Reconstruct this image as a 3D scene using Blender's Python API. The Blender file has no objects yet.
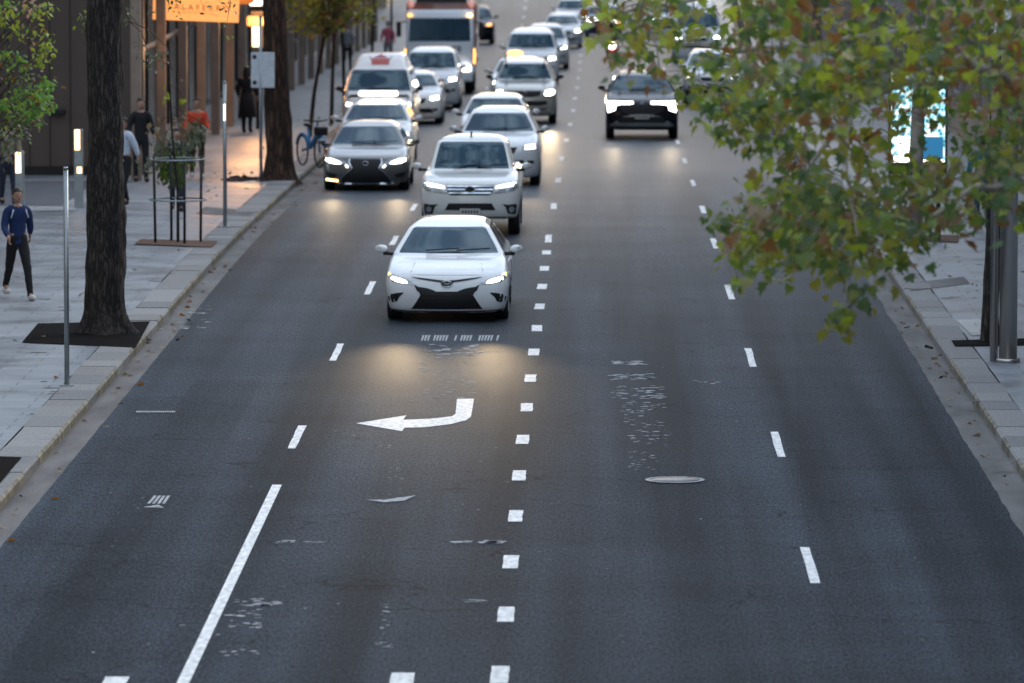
import bpy, bmesh, math, random
from mathutils import Vector, Matrix, noise
from mathutils.bvhtree import BVHTree
from mathutils.geometry import delaunay_2d_cdt
random.seed(7)
R = math.radians
S = bpy.context.scene
C = S.collection

# ------------------------------------------------------------------ camera, sky, sun, exposure
F = 6000.0; CX, CY = 512.0, 341.5; CAMH = 7.5
TH = math.atan((172 + CY) / F); YAW = math.atan((593 - CX) / F * math.cos(TH))
cam = bpy.data.objects.new('camera', bpy.data.cameras.new('camera')); C.objects.link(cam); S.camera = cam
cam.location = (0, 0, CAMH); cam.rotation_euler = (R(90) - TH, 0, YAW)
cam.data.sensor_width = 36; cam.data.lens = 36 * F / 1024
cam.data.clip_start = 1; cam.data.clip_end = 6000
cam.data.dof.use_dof = True; cam.data.dof.focus_distance = 76; cam.data.dof.aperture_fstop = 2.9
SUN_EL, SUN_AZ = 30, 48          # azimuth the light comes from, clockwise from +Y
W = bpy.data.worlds.new('World'); S.world = W; W.use_nodes = True
nt = W.node_tree; nt.nodes.clear()
sky = nt.nodes.new('ShaderNodeTexSky'); sky.sky_type = 'NISHITA'; sky.sun_disc = False
sky.sun_elevation = R(SUN_EL); sky.sun_rotation = R(SUN_AZ); sky.air_density = 1.2; sky.dust_density = 2.0
tc = nt.nodes.new('ShaderNodeTexCoord'); nz = nt.nodes.new('ShaderNodeTexNoise')
nz.inputs['Scale'].default_value = 9.0; nz.inputs['Detail'].default_value = 8; nz.inputs['Roughness'].default_value = .6
ramp = nt.nodes.new('ShaderNodeValToRGB'); ramp.color_ramp.elements[0].position = .44; ramp.color_ramp.elements[1].position = .58
ramp.color_ramp.elements[0].color = (.12,.12,.12,1); ramp.color_ramp.elements[1].color = (.92,.92,.92,1)
mixc = nt.nodes.new('ShaderNodeMix'); mixc.data_type = 'RGBA'; mixc.inputs[7].default_value = (5.9, 6.8, 8.0, 1)
bg = nt.nodes.new('ShaderNodeBackground'); bg.inputs['Strength'].default_value = .10
out = nt.nodes.new('ShaderNodeOutputWorld')
L_ = nt.links.new
L_(tc.outputs['Generated'], nz.inputs['Vector']); L_(nz.outputs['Fac'], ramp.inputs['Fac']); L_(ramp.outputs['Color'], mixc.inputs[0])
L_(sky.outputs['Color'], mixc.inputs[6])
dt = nt.nodes.new('ShaderNodeVectorMath'); dt.operation = 'DOT_PRODUCT'; dt.inputs[1].default_value = (-.03, .999, .03)
gl = nt.nodes.new('ShaderNodeMapRange'); gl.interpolation_type = 'SMOOTHERSTEP'; gl.inputs[1].default_value = .955; gl.inputs[2].default_value = 1.0; gl.inputs[3].default_value = 0; gl.inputs[4].default_value = 1
mixg = nt.nodes.new('ShaderNodeMix'); mixg.data_type = 'RGBA'; mixg.inputs[7].default_value = (9.5, 8.0, 6.6, 1)     # warm glow added low down the street for a sheen on the road
L_(tc.outputs['Generated'], dt.inputs[0]); L_(dt.outputs['Value'], gl.inputs[0]); L_(gl.outputs[0], mixg.inputs[0]); L_(mixc.outputs[2], mixg.inputs[6]); L_(mixg.outputs[2], bg.inputs['Color']); L_(bg.outputs[0], out.inputs[0])
sl = bpy.data.lights.new('sun', 'SUN'); sl.energy = .6; sl.angle = R(24); sl.color = (1.0, .92, .82)
so = bpy.data.objects.new('sun', sl); C.objects.link(so)
so.rotation_euler = (R(90 - SUN_EL), 0, R(180 - SUN_AZ) + math.pi * 0)
_d = Vector((math.sin(R(SUN_AZ)) * math.cos(R(SUN_EL)), math.cos(R(SUN_AZ)) * math.cos(R(SUN_EL)), math.sin(R(SUN_EL))))
so.rotation_euler = _d.to_track_quat('Z', 'Y').to_euler()
S.view_settings.view_transform = 'Standard'; S.view_settings.look = 'None'; S.view_settings.gamma = 1
S.view_settings.exposure = 1.38
S.cycles.max_bounces = 6; S.cycles.sample_clamp_indirect = 4; S.cycles.use_denoising = True

# ------------------------------------------------------------------ ground profile and pixel <-> ground
def gz(Y):
    def sm(t, a, r):                       # smooth ramp start at a
        if t < a - r: return 0.0
        if t > a + r: return t - a
        return (t - a + r) ** 2 / (4 * r)
    return -0.01433 * sm(Y, 108, 9) + 0.0256 * sm(Y, 312, 12)
def gx(Y):
    return -0.000045 * max(0.0, Y - 275) ** 2 if Y < 420 else -0.000045 * 145 ** 2 - .013 * (Y - 420)
CMW = Matrix.Translation(cam.location) @ cam.rotation_euler.to_matrix().to_4x4()
CR = cam.rotation_euler.to_matrix()
def ray(px, py):
    return CR @ Vector(((px - CX) / F, -(py - CY) / F, -1.0))
def G(px, py, h=0.0):                      # ground point (height h above it) seen at a pixel
    d = ray(px, py); t = 20.0; prev = 20.0
    while t < 900:
        p = cam.location + d * t
        if p.z <= gz(p.y) + h:
            a, b = prev, t
            for _ in range(30):
                m = (a + b) / 2; p = cam.location + d * m
                if p.z <= gz(p.y) + h: b = m
                else: a = m
            return cam.location + d * b
        prev = t; t += 4.0
    return cam.location + d * t
def at(px, py, zc):                        # point at depth zc
    return cam.location + ray(px, py) * zc
def XY(px, zc):                            # ground x,y for a pixel column at depth zc
    p = at(px, CY, zc); return p.x, p.y
def ground(x, y, h=0.0): return Vector((x, y, gz(y) + h))
KERB = .13

# ------------------------------------------------------------------ materials
def mat(name, col, rough=.6, metal=0.0, var=.12, scale=8.0, bump=0.0, bscale=40.0, coat=0.0, emis=None, es=0.0, trans=0.0, ior=1.45, stretch=None, spec=None):
    m = bpy.data.materials.new(name); m.use_nodes = True
    n = m.node_tree; b = n.nodes['Principled BSDF']; lk = n.links.new
    t = n.nodes.new('ShaderNodeTexCoord'); mp = n.nodes.new('ShaderNodeMapping'); lk(t.outputs['Object'], mp.inputs[0])
    if stretch: mp.inputs['Scale'].default_value = stretch
    q = n.nodes.new('ShaderNodeTexNoise'); q.inputs['Scale'].default_value = scale; q.inputs['Detail'].default_value = 5
    lk(mp.outputs[0], q.inputs['Vector'])
    mr = n.nodes.new('ShaderNodeMapRange'); mr.inputs[1].default_value = .3; mr.inputs[2].default_value = .7
    mr.inputs[3].default_value = 1 - var; mr.inputs[4].default_value = 1 + var; lk(q.outputs['Fac'], mr.inputs[0])
    mx = n.nodes.new('ShaderNodeMix'); mx.data_type = 'RGBA'; mx.blend_type = 'MULTIPLY'; mx.inputs[0].default_value = 1
    mx.inputs[6].default_value = (*col, 1); lk(mr.outputs[0], mx.inputs[7]); lk(mx.outputs[2], b.inputs['Base Color'])
    b.inputs['Roughness'].default_value = rough; b.inputs['Metallic'].default_value = metal; b.inputs['IOR'].default_value = ior
    if coat: b.inputs['Coat Weight'].default_value = coat; b.inputs['Coat Roughness'].default_value = .04
    if spec is not None: b.inputs['Specular IOR Level'].default_value = spec
    if trans: b.inputs['Transmission Weight'].default_value = trans
    if emis: b.inputs['Emission Color'].default_value = (*emis, 1); b.inputs['Emission Strength'].default_value = es
    if bump:
        q2 = n.nodes.new('ShaderNodeTexNoise'); q2.inputs['Scale'].default_value = bscale; q2.inputs['Detail'].default_value = 6
        lk(mp.outputs[0], q2.inputs['Vector'])
        bp = n.nodes.new('ShaderNodeBump'); bp.inputs['Strength'].default_value = bump; bp.inputs['Distance'].default_value = .02
        lk(q2.outputs['Fac'], bp.inputs['Height']); lk(bp.outputs[0], b.inputs['Normal'])
    return m
def nodes(m): return m.node_tree, m.node_tree.nodes, m.node_tree.links.new

def asphalt_material(name='asphalt', kk=1.0):
    m = mat(name, (.05,.05,.05), .5); n, N, lk = nodes(m); b = N['Principled BSDF']
    tcn = N.new('ShaderNodeTexCoord'); P = tcn.outputs['Object']
    def noi(scale, detail=5, vec=P, rough=.5):
        q = N.new('ShaderNodeTexNoise'); q.inputs['Scale'].default_value = scale; q.inputs['Detail'].default_value = detail
        q.inputs['Roughness'].default_value = rough; lk(vec, q.inputs['Vector']); return q.outputs['Fac']
    def mapr(v, a, b_, c, d):
        r = N.new('ShaderNodeMapRange'); r.inputs[1].default_value = a; r.inputs[2].default_value = b_; r.inputs[3].default_value = c; r.inputs[4].default_value = d
        lk(v, r.inputs[0]); return r.outputs[0]
    def mth(op, a, b_=None):
        r = N.new('ShaderNodeMath'); r.operation = op
        for i, v in enumerate((a, b_)):
            if v is None: continue
            if isinstance(v, (int, float)): r.inputs[i].default_value = v
            else: lk(v, r.inputs[i])
        return r.outputs[0]
    def mapping(sc):
        r = N.new('ShaderNodeMapping'); r.inputs['Scale'].default_value = sc; lk(P, r.inputs[0]); return r.outputs[0]
    big = mapr(noi(.5, 6, mapping((1,.16,1))), .3, .7, .93, 1.07)
    trans_ = mapr(noi(1.0, 5, mapping((.25, .4, 1))), .3, .7, .84, 1.15)      # worn bands across the lane
    track = mapr(noi(1.0, 3, mapping((1.1, .02, 1))), .35, .65, .6, 1.4)     # wheel tracks along the lane
    grain = mapr(noi(34, 3, mapping((1, .17, 1)), .8),   .3, .7, .25, 1.85)
    fine = mapr(noi(70, 2, mapping((1, .16, 1)), .8), .3, .7, .4, 1.7)
    v = mth('MULTIPLY', mth('MULTIPLY', mth('MULTIPLY', big, trans_), mth('MULTIPLY', track, grain)), fine)
    # pale specks of grit and paint
    vor = N.new('ShaderNodeTexVoronoi'); vor.inputs['Scale'].default_value = 3.2; lk(mapping((1, .6, 1)), vor.inputs['Vector'])
    speck = mth('LESS_THAN', vor.outputs['Distance'], .035)
    # hairline cracks
    vc = N.new('ShaderNodeTexVoronoi'); vc.feature = 'DISTANCE_TO_EDGE'; vc.inputs['Scale'].default_value = .35
    dist = N.new('ShaderNodeMix'); dist.data_type = 'VECTOR'
    wv = N.new('ShaderNodeVectorMath'); wv.operation = 'ADD'
    nv = N.new('ShaderNodeTexNoise'); nv.inputs['Scale'].default_value = 1.3; nv.inputs['Detail'].default_value = 5; lk(P, nv.inputs['Vector'])
    lk(P, wv.inputs[0]); lk(nv.outputs['Color'], wv.inputs[1]); lk(wv.outputs[0], vc.inputs['Vector'])
    crack = mth('MULTIPLY', mth('LESS_THAN', vc.outputs['Distance'], .006), mapr(noi(.5, 3), .5, .56, 0, 1))
    v = mth('MULTIPLY', v, mapr(crack, 0, 1, 1, .45))
    sp_y = N.new('ShaderNodeSeparateXYZ'); lk(P, sp_y.inputs[0])          # colour graded paler with distance
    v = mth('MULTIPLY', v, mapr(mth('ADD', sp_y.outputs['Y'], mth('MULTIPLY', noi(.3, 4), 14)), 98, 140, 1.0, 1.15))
    col = N.new('ShaderNodeMix'); col.data_type = 'RGBA'; col.blend_type = 'MULTIPLY'; col.inputs[0].default_value = 1
    col.inputs[6].default_value = (.033*kk, .042*kk, .053*kk, 1); lk(v, col.inputs[7])
    c2 = N.new('ShaderNodeMix'); c2.data_type = 'RGBA'; lk(mth('MULTIPLY', speck, .35), c2.inputs[0]); lk(col.outputs[2], c2.inputs[6]); c2.inputs[7].default_value = (.4, .4, .4, 1)
    lk(c2.outputs[2], b.inputs['Base Color'])
    yy_ = mth('ADD', sp_y.outputs['Y'], mth('MULTIPLY', noi(.3, 4), 14))          # roughness and gloss graded with distance to put a sheen on the far road
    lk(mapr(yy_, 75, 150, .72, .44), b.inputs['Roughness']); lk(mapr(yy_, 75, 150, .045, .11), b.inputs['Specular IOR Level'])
    bp = N.new('ShaderNodeBump'); bp.inputs['Strength'].default_value = .35; bp.inputs['Distance'].default_value = .010
    lk(noi(45, 4, mapping((1,.3,1)), .7), bp.inputs['Height']); lk(bp.outputs[0], b.inputs['Normal'])
    return m

def paving_material(name, base, dark, bw, bh, rot=0.0, rough=.38):
    m = mat(name, base, rough); n, N, lk = nodes(m); b = N['Principled BSDF']
    tcn = N.new('ShaderNodeTexCoord'); mp = N.new('ShaderNodeMapping'); lk(tcn.outputs['Object'], mp.inputs[0]); mp.inputs['Rotation'].default_value = (0, 0, rot)
    br = N.new('ShaderNodeTexBrick'); lk(mp.outputs[0], br.inputs['Vector'])
    br.inputs['Scale'].default_value = 1; br.inputs['Brick Width'].default_value = bw; br.inputs['Row Height'].default_value = bh
    br.inputs['Mortar Size'].default_value = .011; br.inputs['Mortar Smooth'].default_value = .2; br.inputs['Bias'].default_value = 0
    br.inputs['Color1'].default_value = (*base, 1); br.inputs['Color2'].default_value = (*dark, 1); br.inputs['Mortar'].default_value = (base[0]*.35, base[1]*.35, base[2]*.35, 1)
    q = N.new('ShaderNodeTexNoise'); q.inputs['Scale'].default_value = .9; q.inputs['Detail'].default_value = 8; lk(tcn.outputs['Object'], q.inputs['Vector'])
    mr = N.new('ShaderNodeMapRange'); mr.inputs[1].default_value = .3; mr.inputs[2].default_value = .7; mr.inputs[3].default_value = .72; mr.inputs[4].default_value = 1.2; lk(q.outputs['Fac'], mr.inputs[0])
    q2 = N.new('ShaderNodeTexNoise'); q2.inputs['Scale'].default_value = 45; q2.inputs['Detail'].default_value = 3; lk(tcn.outputs['Object'], q2.inputs['Vector'])
    mr2 = N.new('ShaderNodeMapRange'); mr2.inputs[1].default_value = .3; mr2.inputs[2].default_value = .7; mr2.inputs[3].default_value = .85; mr2.inputs[4].default_value = 1.15; lk(q2.outputs['Fac'], mr2.inputs[0])
    mm = N.new('ShaderNodeMath'); mm.operation = 'MULTIPLY'; lk(mr.outputs[0], mm.inputs[0]); lk(mr2.outputs[0], mm.inputs[1])
    mx = N.new('ShaderNodeMix'); mx.data_type = 'RGBA'; mx.blend_type = 'MULTIPLY'; mx.inputs[0].default_value = 1
    lk(br.outputs['Color'], mx.inputs[6]); lk(mm.outputs[0], mx.inputs[7]); lk(mx.outputs[2], b.inputs['Base Color'])
    r = N.new('ShaderNodeMapRange'); r.inputs[1].default_value = .3; r.inputs[2].default_value = .7; r.inputs[3].default_value = rough-.1; r.inputs[4].default_value = rough+.15
    lk(q.outputs['Fac'], r.inputs[0]); lk(r.outputs[0], b.inputs['Roughness'])
    return m

def kerb_material():
    m = mat('kerbstone', (.3,.3,.3), .7, bump=.3, bscale=60); n, N, lk = nodes(m); b = N['Principled BSDF']
    tcn = N.new('ShaderNodeTexCoord'); at_ = N.new('ShaderNodeAttribute'); at_.attribute_name = 'tone'
    rp = N.new('ShaderNodeValToRGB'); rp.color_ramp.interpolation = 'CONSTANT'
    cols = [(0,(.19,.19,.19)),(.2,(.215,.215,.21)),(.38,(.165,.168,.17)),(.52,(.225,.225,.22)),(.68,(.195,.19,.185)),(.85,(.25,.25,.245))]
    e = rp.color_ramp.elements; e[0].position = 0; e[0].color = (*cols[0][1],1); e[1].position = cols[1][0]; e[1].color = (*cols[1][1],1)
    for p, c in cols[2:]:
        k = e.new(p); k.color = (*c, 1)
    lk(at_.outputs['Fac'], rp.inputs[0])
    q = N.new('ShaderNodeTexNoise'); q.inputs['Scale'].default_value = 22; q.inputs['Detail'].default_value = 6; q.inputs['Roughness'].default_value = .8; lk(tcn.outputs['Object'], q.inputs['Vector'])
    mr = N.new('ShaderNodeMapRange'); mr.inputs[1].default_value = .3; mr.inputs[2].default_value = .7; mr.inputs[3].default_value = .55; mr.inputs[4].default_value = 1.45; lk(q.outputs['Fac'], mr.inputs[0])
    mx = N.new('ShaderNodeMix'); mx.data_type = 'RGBA'; mx.blend_type = 'MULTIPLY'; mx.inputs[0].default_value = 1; lk(rp.outputs[0], mx.inputs[6]); lk(mr.outputs[0], mx.inputs[7])
    lk(mx.outputs[2], b.inputs['Base Color'])
    return m

def plate_pattern(name, cols, scale):
    m = mat(name, (.1,.3,.4), .2); n, N, lk = nodes(m); b = N['Principled BSDF']
    tcn = N.new('ShaderNodeTexCoord'); q = N.new('ShaderNodeTexVoronoi'); q.inputs['Scale'].default_value = scale; lk(tcn.outputs['Object'], q.inputs['Vector'])
    rp = N.new('ShaderNodeValToRGB'); rp.color_ramp.interpolation = 'CONSTANT'; e = rp.color_ramp.elements
    e[0].color = (*cols[0],1); e[1].position = .35; e[1].color = (*cols[1],1)
    k = e.new(.6); k.color = (*cols[2],1)
    lk(q.outputs['Distance'], rp.inputs[0])
    lk(rp.outputs[0], b.inputs['Emission Color']); lk(rp.outputs[0], b.inputs['Base Color']); b.inputs['Emission Strength'].default_value = .6
    return m

M = {}
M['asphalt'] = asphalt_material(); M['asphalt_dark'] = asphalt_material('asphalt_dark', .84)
M['paving'] = paving_material('bluestone_paving', (.235,.255,.28), (.21,.23,.25), .9, .45)
M['paving_pale'] = paving_material('pale_paving', (.42,.43,.43), (.36,.37,.38), .6, .6)
M['kerb'] = kerb_material()
M['gutter'] = mat('gutter_concrete', (.125,.12,.115), .8, var=.35, scale=2.5, bump=.3, bscale=40, stretch=(1,.2,1))
M['driveway'] = mat('driveway_concrete', (.09,.10,.115), .8, var=.2, scale=3)
M['ochre'] = mat('worn_ochre_paint', (.17,.155,.115), .75, var=.6, scale=5)
M['paint'] = mat('road_paint', (.80,.80,.78), .6, var=.28, scale=16, stretch=(1,.3,1))
M['worn'] = mat('worn_paint', (.40,.41,.42), .85, var=.55, scale=14)
M['seal'] = mat('crack_sealant', (.018,.023,.030), .9, var=.2)
M['soil'] = mat('tree_pit_soil', (.010,.009,.009), 1.0, spec=.05, var=.6, scale=20, bump=.8, bscale=25)
M['mulch'] = mat('bark_mulch', (.13,.075,.05), .95, var=.6, scale=25, bump=1, bscale=20)
M['iron'] = mat('cast_iron', (.20,.20,.20), .5, .6, var=.25, scale=15)
def bark_mat(name, dark, light, sc=9):
    m = mat(name, dark, .95, bump=1.0, bscale=14, stretch=(1.5,1.5,.28)); n, N, lk = nodes(m); b = N['Principled BSDF']; mp = [q for q in N if q.type == 'MAPPING'][0]
    v = N.new('ShaderNodeTexVoronoi'); v.feature = 'DISTANCE_TO_EDGE'; v.inputs['Scale'].default_value = sc; q = N.new('ShaderNodeTexNoise'); q.inputs['Scale'].default_value = sc*.8; q.inputs['Detail'].default_value = 8; q.inputs['Roughness'].default_value = .7
    ad = N.new('ShaderNodeVectorMath'); ad.operation = 'ADD'; sc_ = N.new('ShaderNodeVectorMath'); sc_.operation = 'SCALE'; sc_.inputs['Scale'].default_value = .25
    lk(mp.outputs[0], q.inputs['Vector']); lk(q.outputs['Color'], sc_.inputs[0]); lk(mp.outputs[0], ad.inputs[0]); lk(sc_.outputs[0], ad.inputs[1]); lk(ad.outputs[0], v.inputs['Vector'])
    mu = N.new('ShaderNodeMath'); mu.operation = 'MULTIPLY'; lk(v.outputs['Distance'], mu.inputs[0]); lk(q.outputs['Fac'], mu.inputs[1])
    rp = N.new('ShaderNodeValToRGB'); rp.color_ramp.elements[0].position = .02; rp.color_ramp.elements[1].position = .26; rp.color_ramp.elements[0].color = (*dark, 1); rp.color_ramp.elements[1].color = (*light, 1)
    lk(mu.outputs[0], rp.inputs[0]); lk(rp.outputs[0], b.inputs['Base Color']); return m
M['bark'] = bark_mat('dark_bark', (.008,.0065,.006), (.095,.075,.062), 12)
M['bark_brown'] = bark_mat('brown_bark', (.016,.008,.005), (.13,.065,.038), 7)
M['bark_pale'] = mat('pale_bark', (.26,.23,.19), .9, var=.5, scale=3, bump=.3, bscale=9)
M['twig'] = mat('twig', (.10,.075,.05), .9)
M['galv'] = mat('galvanised_steel', (.30,.33,.34), .4, .75, var=.15, scale=5)
M['steel'] = mat('brushed_steel', (.48,.46,.44), .32, .85, var=.1, scale=3, stretch=(1,1,.2))
M['blackmetal'] = mat('black_steel', (.018,.018,.02), .45, .3)
M['cladding'] = mat('brown_cladding', (.088,.062,.050), .5, .1, var=.12, scale=2, stretch=(1,1,.15))
M['seam'] = mat('dark_seam', (.012,.01,.01), .7)
M['fin'] = mat('stone_fin', (.24,.18,.14), .7, var=.15, scale=3)
M['darkglass'] = mat('dark_shop_glass', (.008,.008,.009), .25, spec=.12)
M['concrete'] = mat('concrete_wall', (.27,.25,.235), .85, var=.15, scale=1)
M['sandstone'] = mat('sandstone', (.36,.30,.23), .85, var=.15, scale=1)
M['brownstone'] = mat('brown_stone_wall', (.16,.10,.07), .8, var=.3, scale=1.2)
M['signlit'] = mat('lit_orange_sign', (.7,.36,.12), .5, emis=(1.0,.36,.10), es=.40)
M['signdark'] = mat('sign_lettering', (.30,.15,.06), .6)
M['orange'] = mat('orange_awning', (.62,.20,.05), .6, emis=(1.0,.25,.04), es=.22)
M['lampglow'] = mat('warm_lamp_glass', (.9,.7,.4), .4, emis=(1.0,.62,.28), es=1.7)
M['white_glow'] = mat('white_lamp_and_glint', (.9,.9,.9), .4, emis=(1.0,.95,.85), es=1.6)
M['copper'] = mat('copper_lamp_cap', (.55,.28,.12), .4, .3, emis=(1.0,.35,.08), es=.4)
M['signback'] = mat('grey_sign_back', (.50,.53,.56), .5, .2)
M['tyre'] = mat('tyre_rubber', (.012,.012,.013), .8)
M['rim'] = mat('alloy_rim', (.35,.36,.37), .35, .9)
M['trim'] = mat('black_trim', (.010,.010,.011), .45)
M['mesh'] = mat('grille_mesh', (.008,.008,.009), .6, var=.6, scale=60)
M['chrome'] = mat('chrome', (.62,.64,.66), .12, 1.0, var=.04)
M['glass'] = mat('car_glass', (.006,.018,.028), .02, ior=1.55, var=.6, scale=1.2, spec=.7)
M['glass'].node_tree.nodes['Principled BSDF'].inputs['Specular Tint'].default_value = (.55,.85,1,1)
M['platew'] = mat('number_plate', (.45,.45,.42), .5)
M['skin'] = mat('skin', (.36,.20,.14), .55)
M['hair'] = mat('dark_hair', (.015,.012,.010), .6)
for nm, c, r_, mt in (('white',(.78,.79,.79),.30,0),('ivory',(.66,.65,.61),.30,.0),('grey',(.115,.112,.108),.32,.4),('silverbeige',(.40,.39,.35),.32,.35),
                  ('black',(.008,.010,.016),.22,.1),('blue',(.025,.06,.16),.3,.2),('pearl',(.62,.63,.64),.3,.2),('red',(.35,.03,.02),.35,0),('truckwhite',(.78,.82,.86),.4,0),
                  ('tipper',(.42,.17,.12),.6,0),('vanwhite',(.76,.73,.70),.38,0)):
    M['p_'+nm] = mat('paint_'+nm, c, r_, mt, var=.03, scale=1, coat=.12 if nm == 'black' else .9, spec=.2 if nm == 'black' else None)
def hl(name, col, es): 
    return mat(name, (.8,.8,.8), .15, emis=col, es=es, var=.02)
M['hl'] = hl('headlight_on', (1.0,.97,.90), 5.0)
M['hl_soft'] = hl('headlight_dim', (1.0,.98,.94), 1.8)
M['hl_off'] = mat('headlight_off', (.35,.37,.38), .15, .4, coat=1)
M['amber'] = hl('amber_light', (1.0,.38,.04), 1.6)
M['amber_bright'] = hl('amber_lamp_and_reflection', (1.0,.55,.15), 4)
M['gap'] = mat('panel_gap', (.12,.12,.12), .8); M['beacon'] = hl('orange_beacon', (1.0,.22,.06), .15); M['tail'] = hl('tail_light', (1.0,.04,.02), 1.5)
def cloth(name, c): M[name] = mat(name, c, .85, var=.15, scale=12, bump=.4, bscale=14)
for n_, c_ in (('navy_jersey',(.008,.022,.085)),('black_cloth',(.008,.008,.010)),('white_shirt',(.48,.53,.62)),('red_jacket',(.62,.075,.03)),('navy_cloth',(.015,.02,.04)),
               ('jeans_blue',(.03,.07,.11)),('shoe_white',(.55,.53,.5)),('shoe_dark',(.02,.016,.014)),('brown_trousers',(.05,.03,.02)),('sand_cloth',(.3,.24,.17)),('teal_cloth',(.03,.14,.2)),('grey_cloth',(.2,.2,.22)),('green_pack',(.07,.08,.05)), ('cyclist_blue',(.04,.22,.50)), ('pink_cloth',(.55,.12,.18))):
    cloth(n_, c_)
def leafmat(name, c, t):
    m = bpy.data.materials.new(name); m.use_nodes = True; n, N, lk = nodes(m); N.clear()
    o = N.new('ShaderNodeOutputMaterial'); d = N.new('ShaderNodeBsdfPrincipled'); d.inputs['Roughness'].default_value = .45
    tr = N.new('ShaderNodeBsdfTranslucent'); tr.inputs[0].default_value = (*t, 1); mx = N.new('ShaderNodeMixShader'); mx.inputs[0].default_value = .38
    tcn = N.new('ShaderNodeTexCoord'); q = N.new('ShaderNodeTexNoise'); q.inputs['Scale'].default_value = 7; q.inputs['Detail'].default_value = 3; lk(tcn.outputs['Object'], q.inputs['Vector'])
    mr = N.new('ShaderNodeMapRange'); mr.inputs[1].default_value = .3; mr.inputs[2].default_value = .7; mr.inputs[3].default_value = .6; mr.inputs[4].default_value = 1.45; lk(q.outputs['Fac'], mr.inputs[0])
    mm = N.new('ShaderNodeMix'); mm.data_type = 'RGBA'; mm.blend_type = 'MULTIPLY'; mm.inputs[0].default_value = 1; mm.inputs[6].default_value = (*c, 1); lk(mr.outputs[0], mm.inputs[7])
    lk(mm.outputs[2], d.inputs['Base Color']); lk(d.outputs[0], mx.inputs[1]); lk(tr.outputs[0], mx.inputs[2]); lk(mx.outputs[0], o.inputs[0])
    return m
LEAF = {'green': leafmat('leaf_green', (.105,.155,.034), (.24,.34,.04)), 'deep': leafmat('leaf_deep_green', (.058,.10,.036), (.12,.20,.04)),
        'olive': leafmat('leaf_olive', (.18,.18,.04), (.38,.36,.04)), 'lime': leafmat('leaf_lime', (.24,.31,.035), (.5,.56,.04)),
        'rust': leafmat('leaf_rust', (.20,.10,.035), (.30,.13,.03)), 'tan': leafmat('leaf_tan', (.26,.19,.11), (.24,.16,.06)),
        'fresh': leafmat('leaf_fresh', (.13,.30,.05), (.25,.5,.05)), 'yellow': leafmat('leaf_yellow', (.30,.27,.04), (.45,.38,.05)),
        'pink': leafmat('leaf_pink', (.55,.30,.24), (.5,.3,.2)), 'grey': leafmat('leaf_grey_green', (.14,.155,.11), (.14,.16,.08))}

# ------------------------------------------------------------------ object helpers
def tag(o, label=None, cat=None, group=None, kind=None):
    if label: o['label'] = label
    if cat: o['category'] = cat
    if group: o['group'] = group
    if kind: o['kind'] = kind
    return o
def thing(name, label, cat, loc=(0,0,0), rz=0.0, group=None, rx=0.0):
    o = bpy.data.objects.new(name, None); C.objects.link(o); o.empty_display_size = .2
    o.location = loc; o.rotation_euler = (rx, 0, rz)
    return tag(o, label, cat, group)
def obj(name, bm, mats, parent=None, smooth=False):
    me = bpy.data.meshes.new(name)
    if isinstance(bm, bmesh.types.BMesh):
        bm.to_mesh(me); bm.free()
    else: me.from_pydata(*bm)
    me.update()
    for m in (mats if isinstance(mats, (list, tuple)) else [mats]): me.materials.append(m)
    if smooth:
        for p in me.polygons: p.use_smooth = True
    o = bpy.data.objects.new(name, me); C.objects.link(o)
    if parent: o.parent = parent
    return o
def bm_new(): return bmesh.new()
def bm_box(bm, c, s, rot=None, bev=0.0, mi=0):
    r = bmesh.ops.create_cube(bm, size=1); vs = r['verts']
    bmesh.ops.scale(bm, vec=s, verts=vs)
    if bev:
        es = list({e for v in vs for e in v.link_edges})
        rr = bmesh.ops.bevel(bm, geom=es, offset=min(bev, min(s)*.45), segments=2, profile=.5, affect='EDGES'); 
        vs = list({v for f in rr['faces'] for v in f.verts} | {v for v in vs if v.is_valid})
        st = set(vs); grow = True
        while grow:
            grow = False
            for v in list(st):
                for e in v.link_edges:
                    w = e.other_vert(v)
                    if w not in st: st.add(w); grow = True
        vs = list(st)
    if rot is not None: bmesh.ops.rotate(bm, cent=(0,0,0), matrix=rot, verts=vs)
    bmesh.ops.translate(bm, vec=c, verts=vs)
    if mi:
        for f in {f for v in vs for f in v.link_faces}: f.material_index = mi
    return vs
def bm_cyl(bm, a, b, r0, r1=None, n=12, cap=True, mi=0):
    a, b = Vector(a), Vector(b); r1 = r0 if r1 is None else r1
    d = (b - a).normalized(); u = d.orthogonal().normalized(); w = d.cross(u)
    ra = [bm.verts.new(a + (u*math.cos(t)+w*math.sin(t))*r0) for t in [2*math.pi*i/n for i in range(n)]]
    rb = [bm.verts.new(b + (u*math.cos(t)+w*math.sin(t))*r1) for t in [2*math.pi*i/n for i in range(n)]]
    fs = [bm.faces.new((ra[i], ra[(i+1)%n], rb[(i+1)%n], rb[i])) for i in range(n)]
    if cap: fs.append(bm.faces.new(ra[::-1])); fs.append(bm.faces.new(rb))
    for f in fs: f.material_index = mi; f.smooth = n > 6
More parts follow.
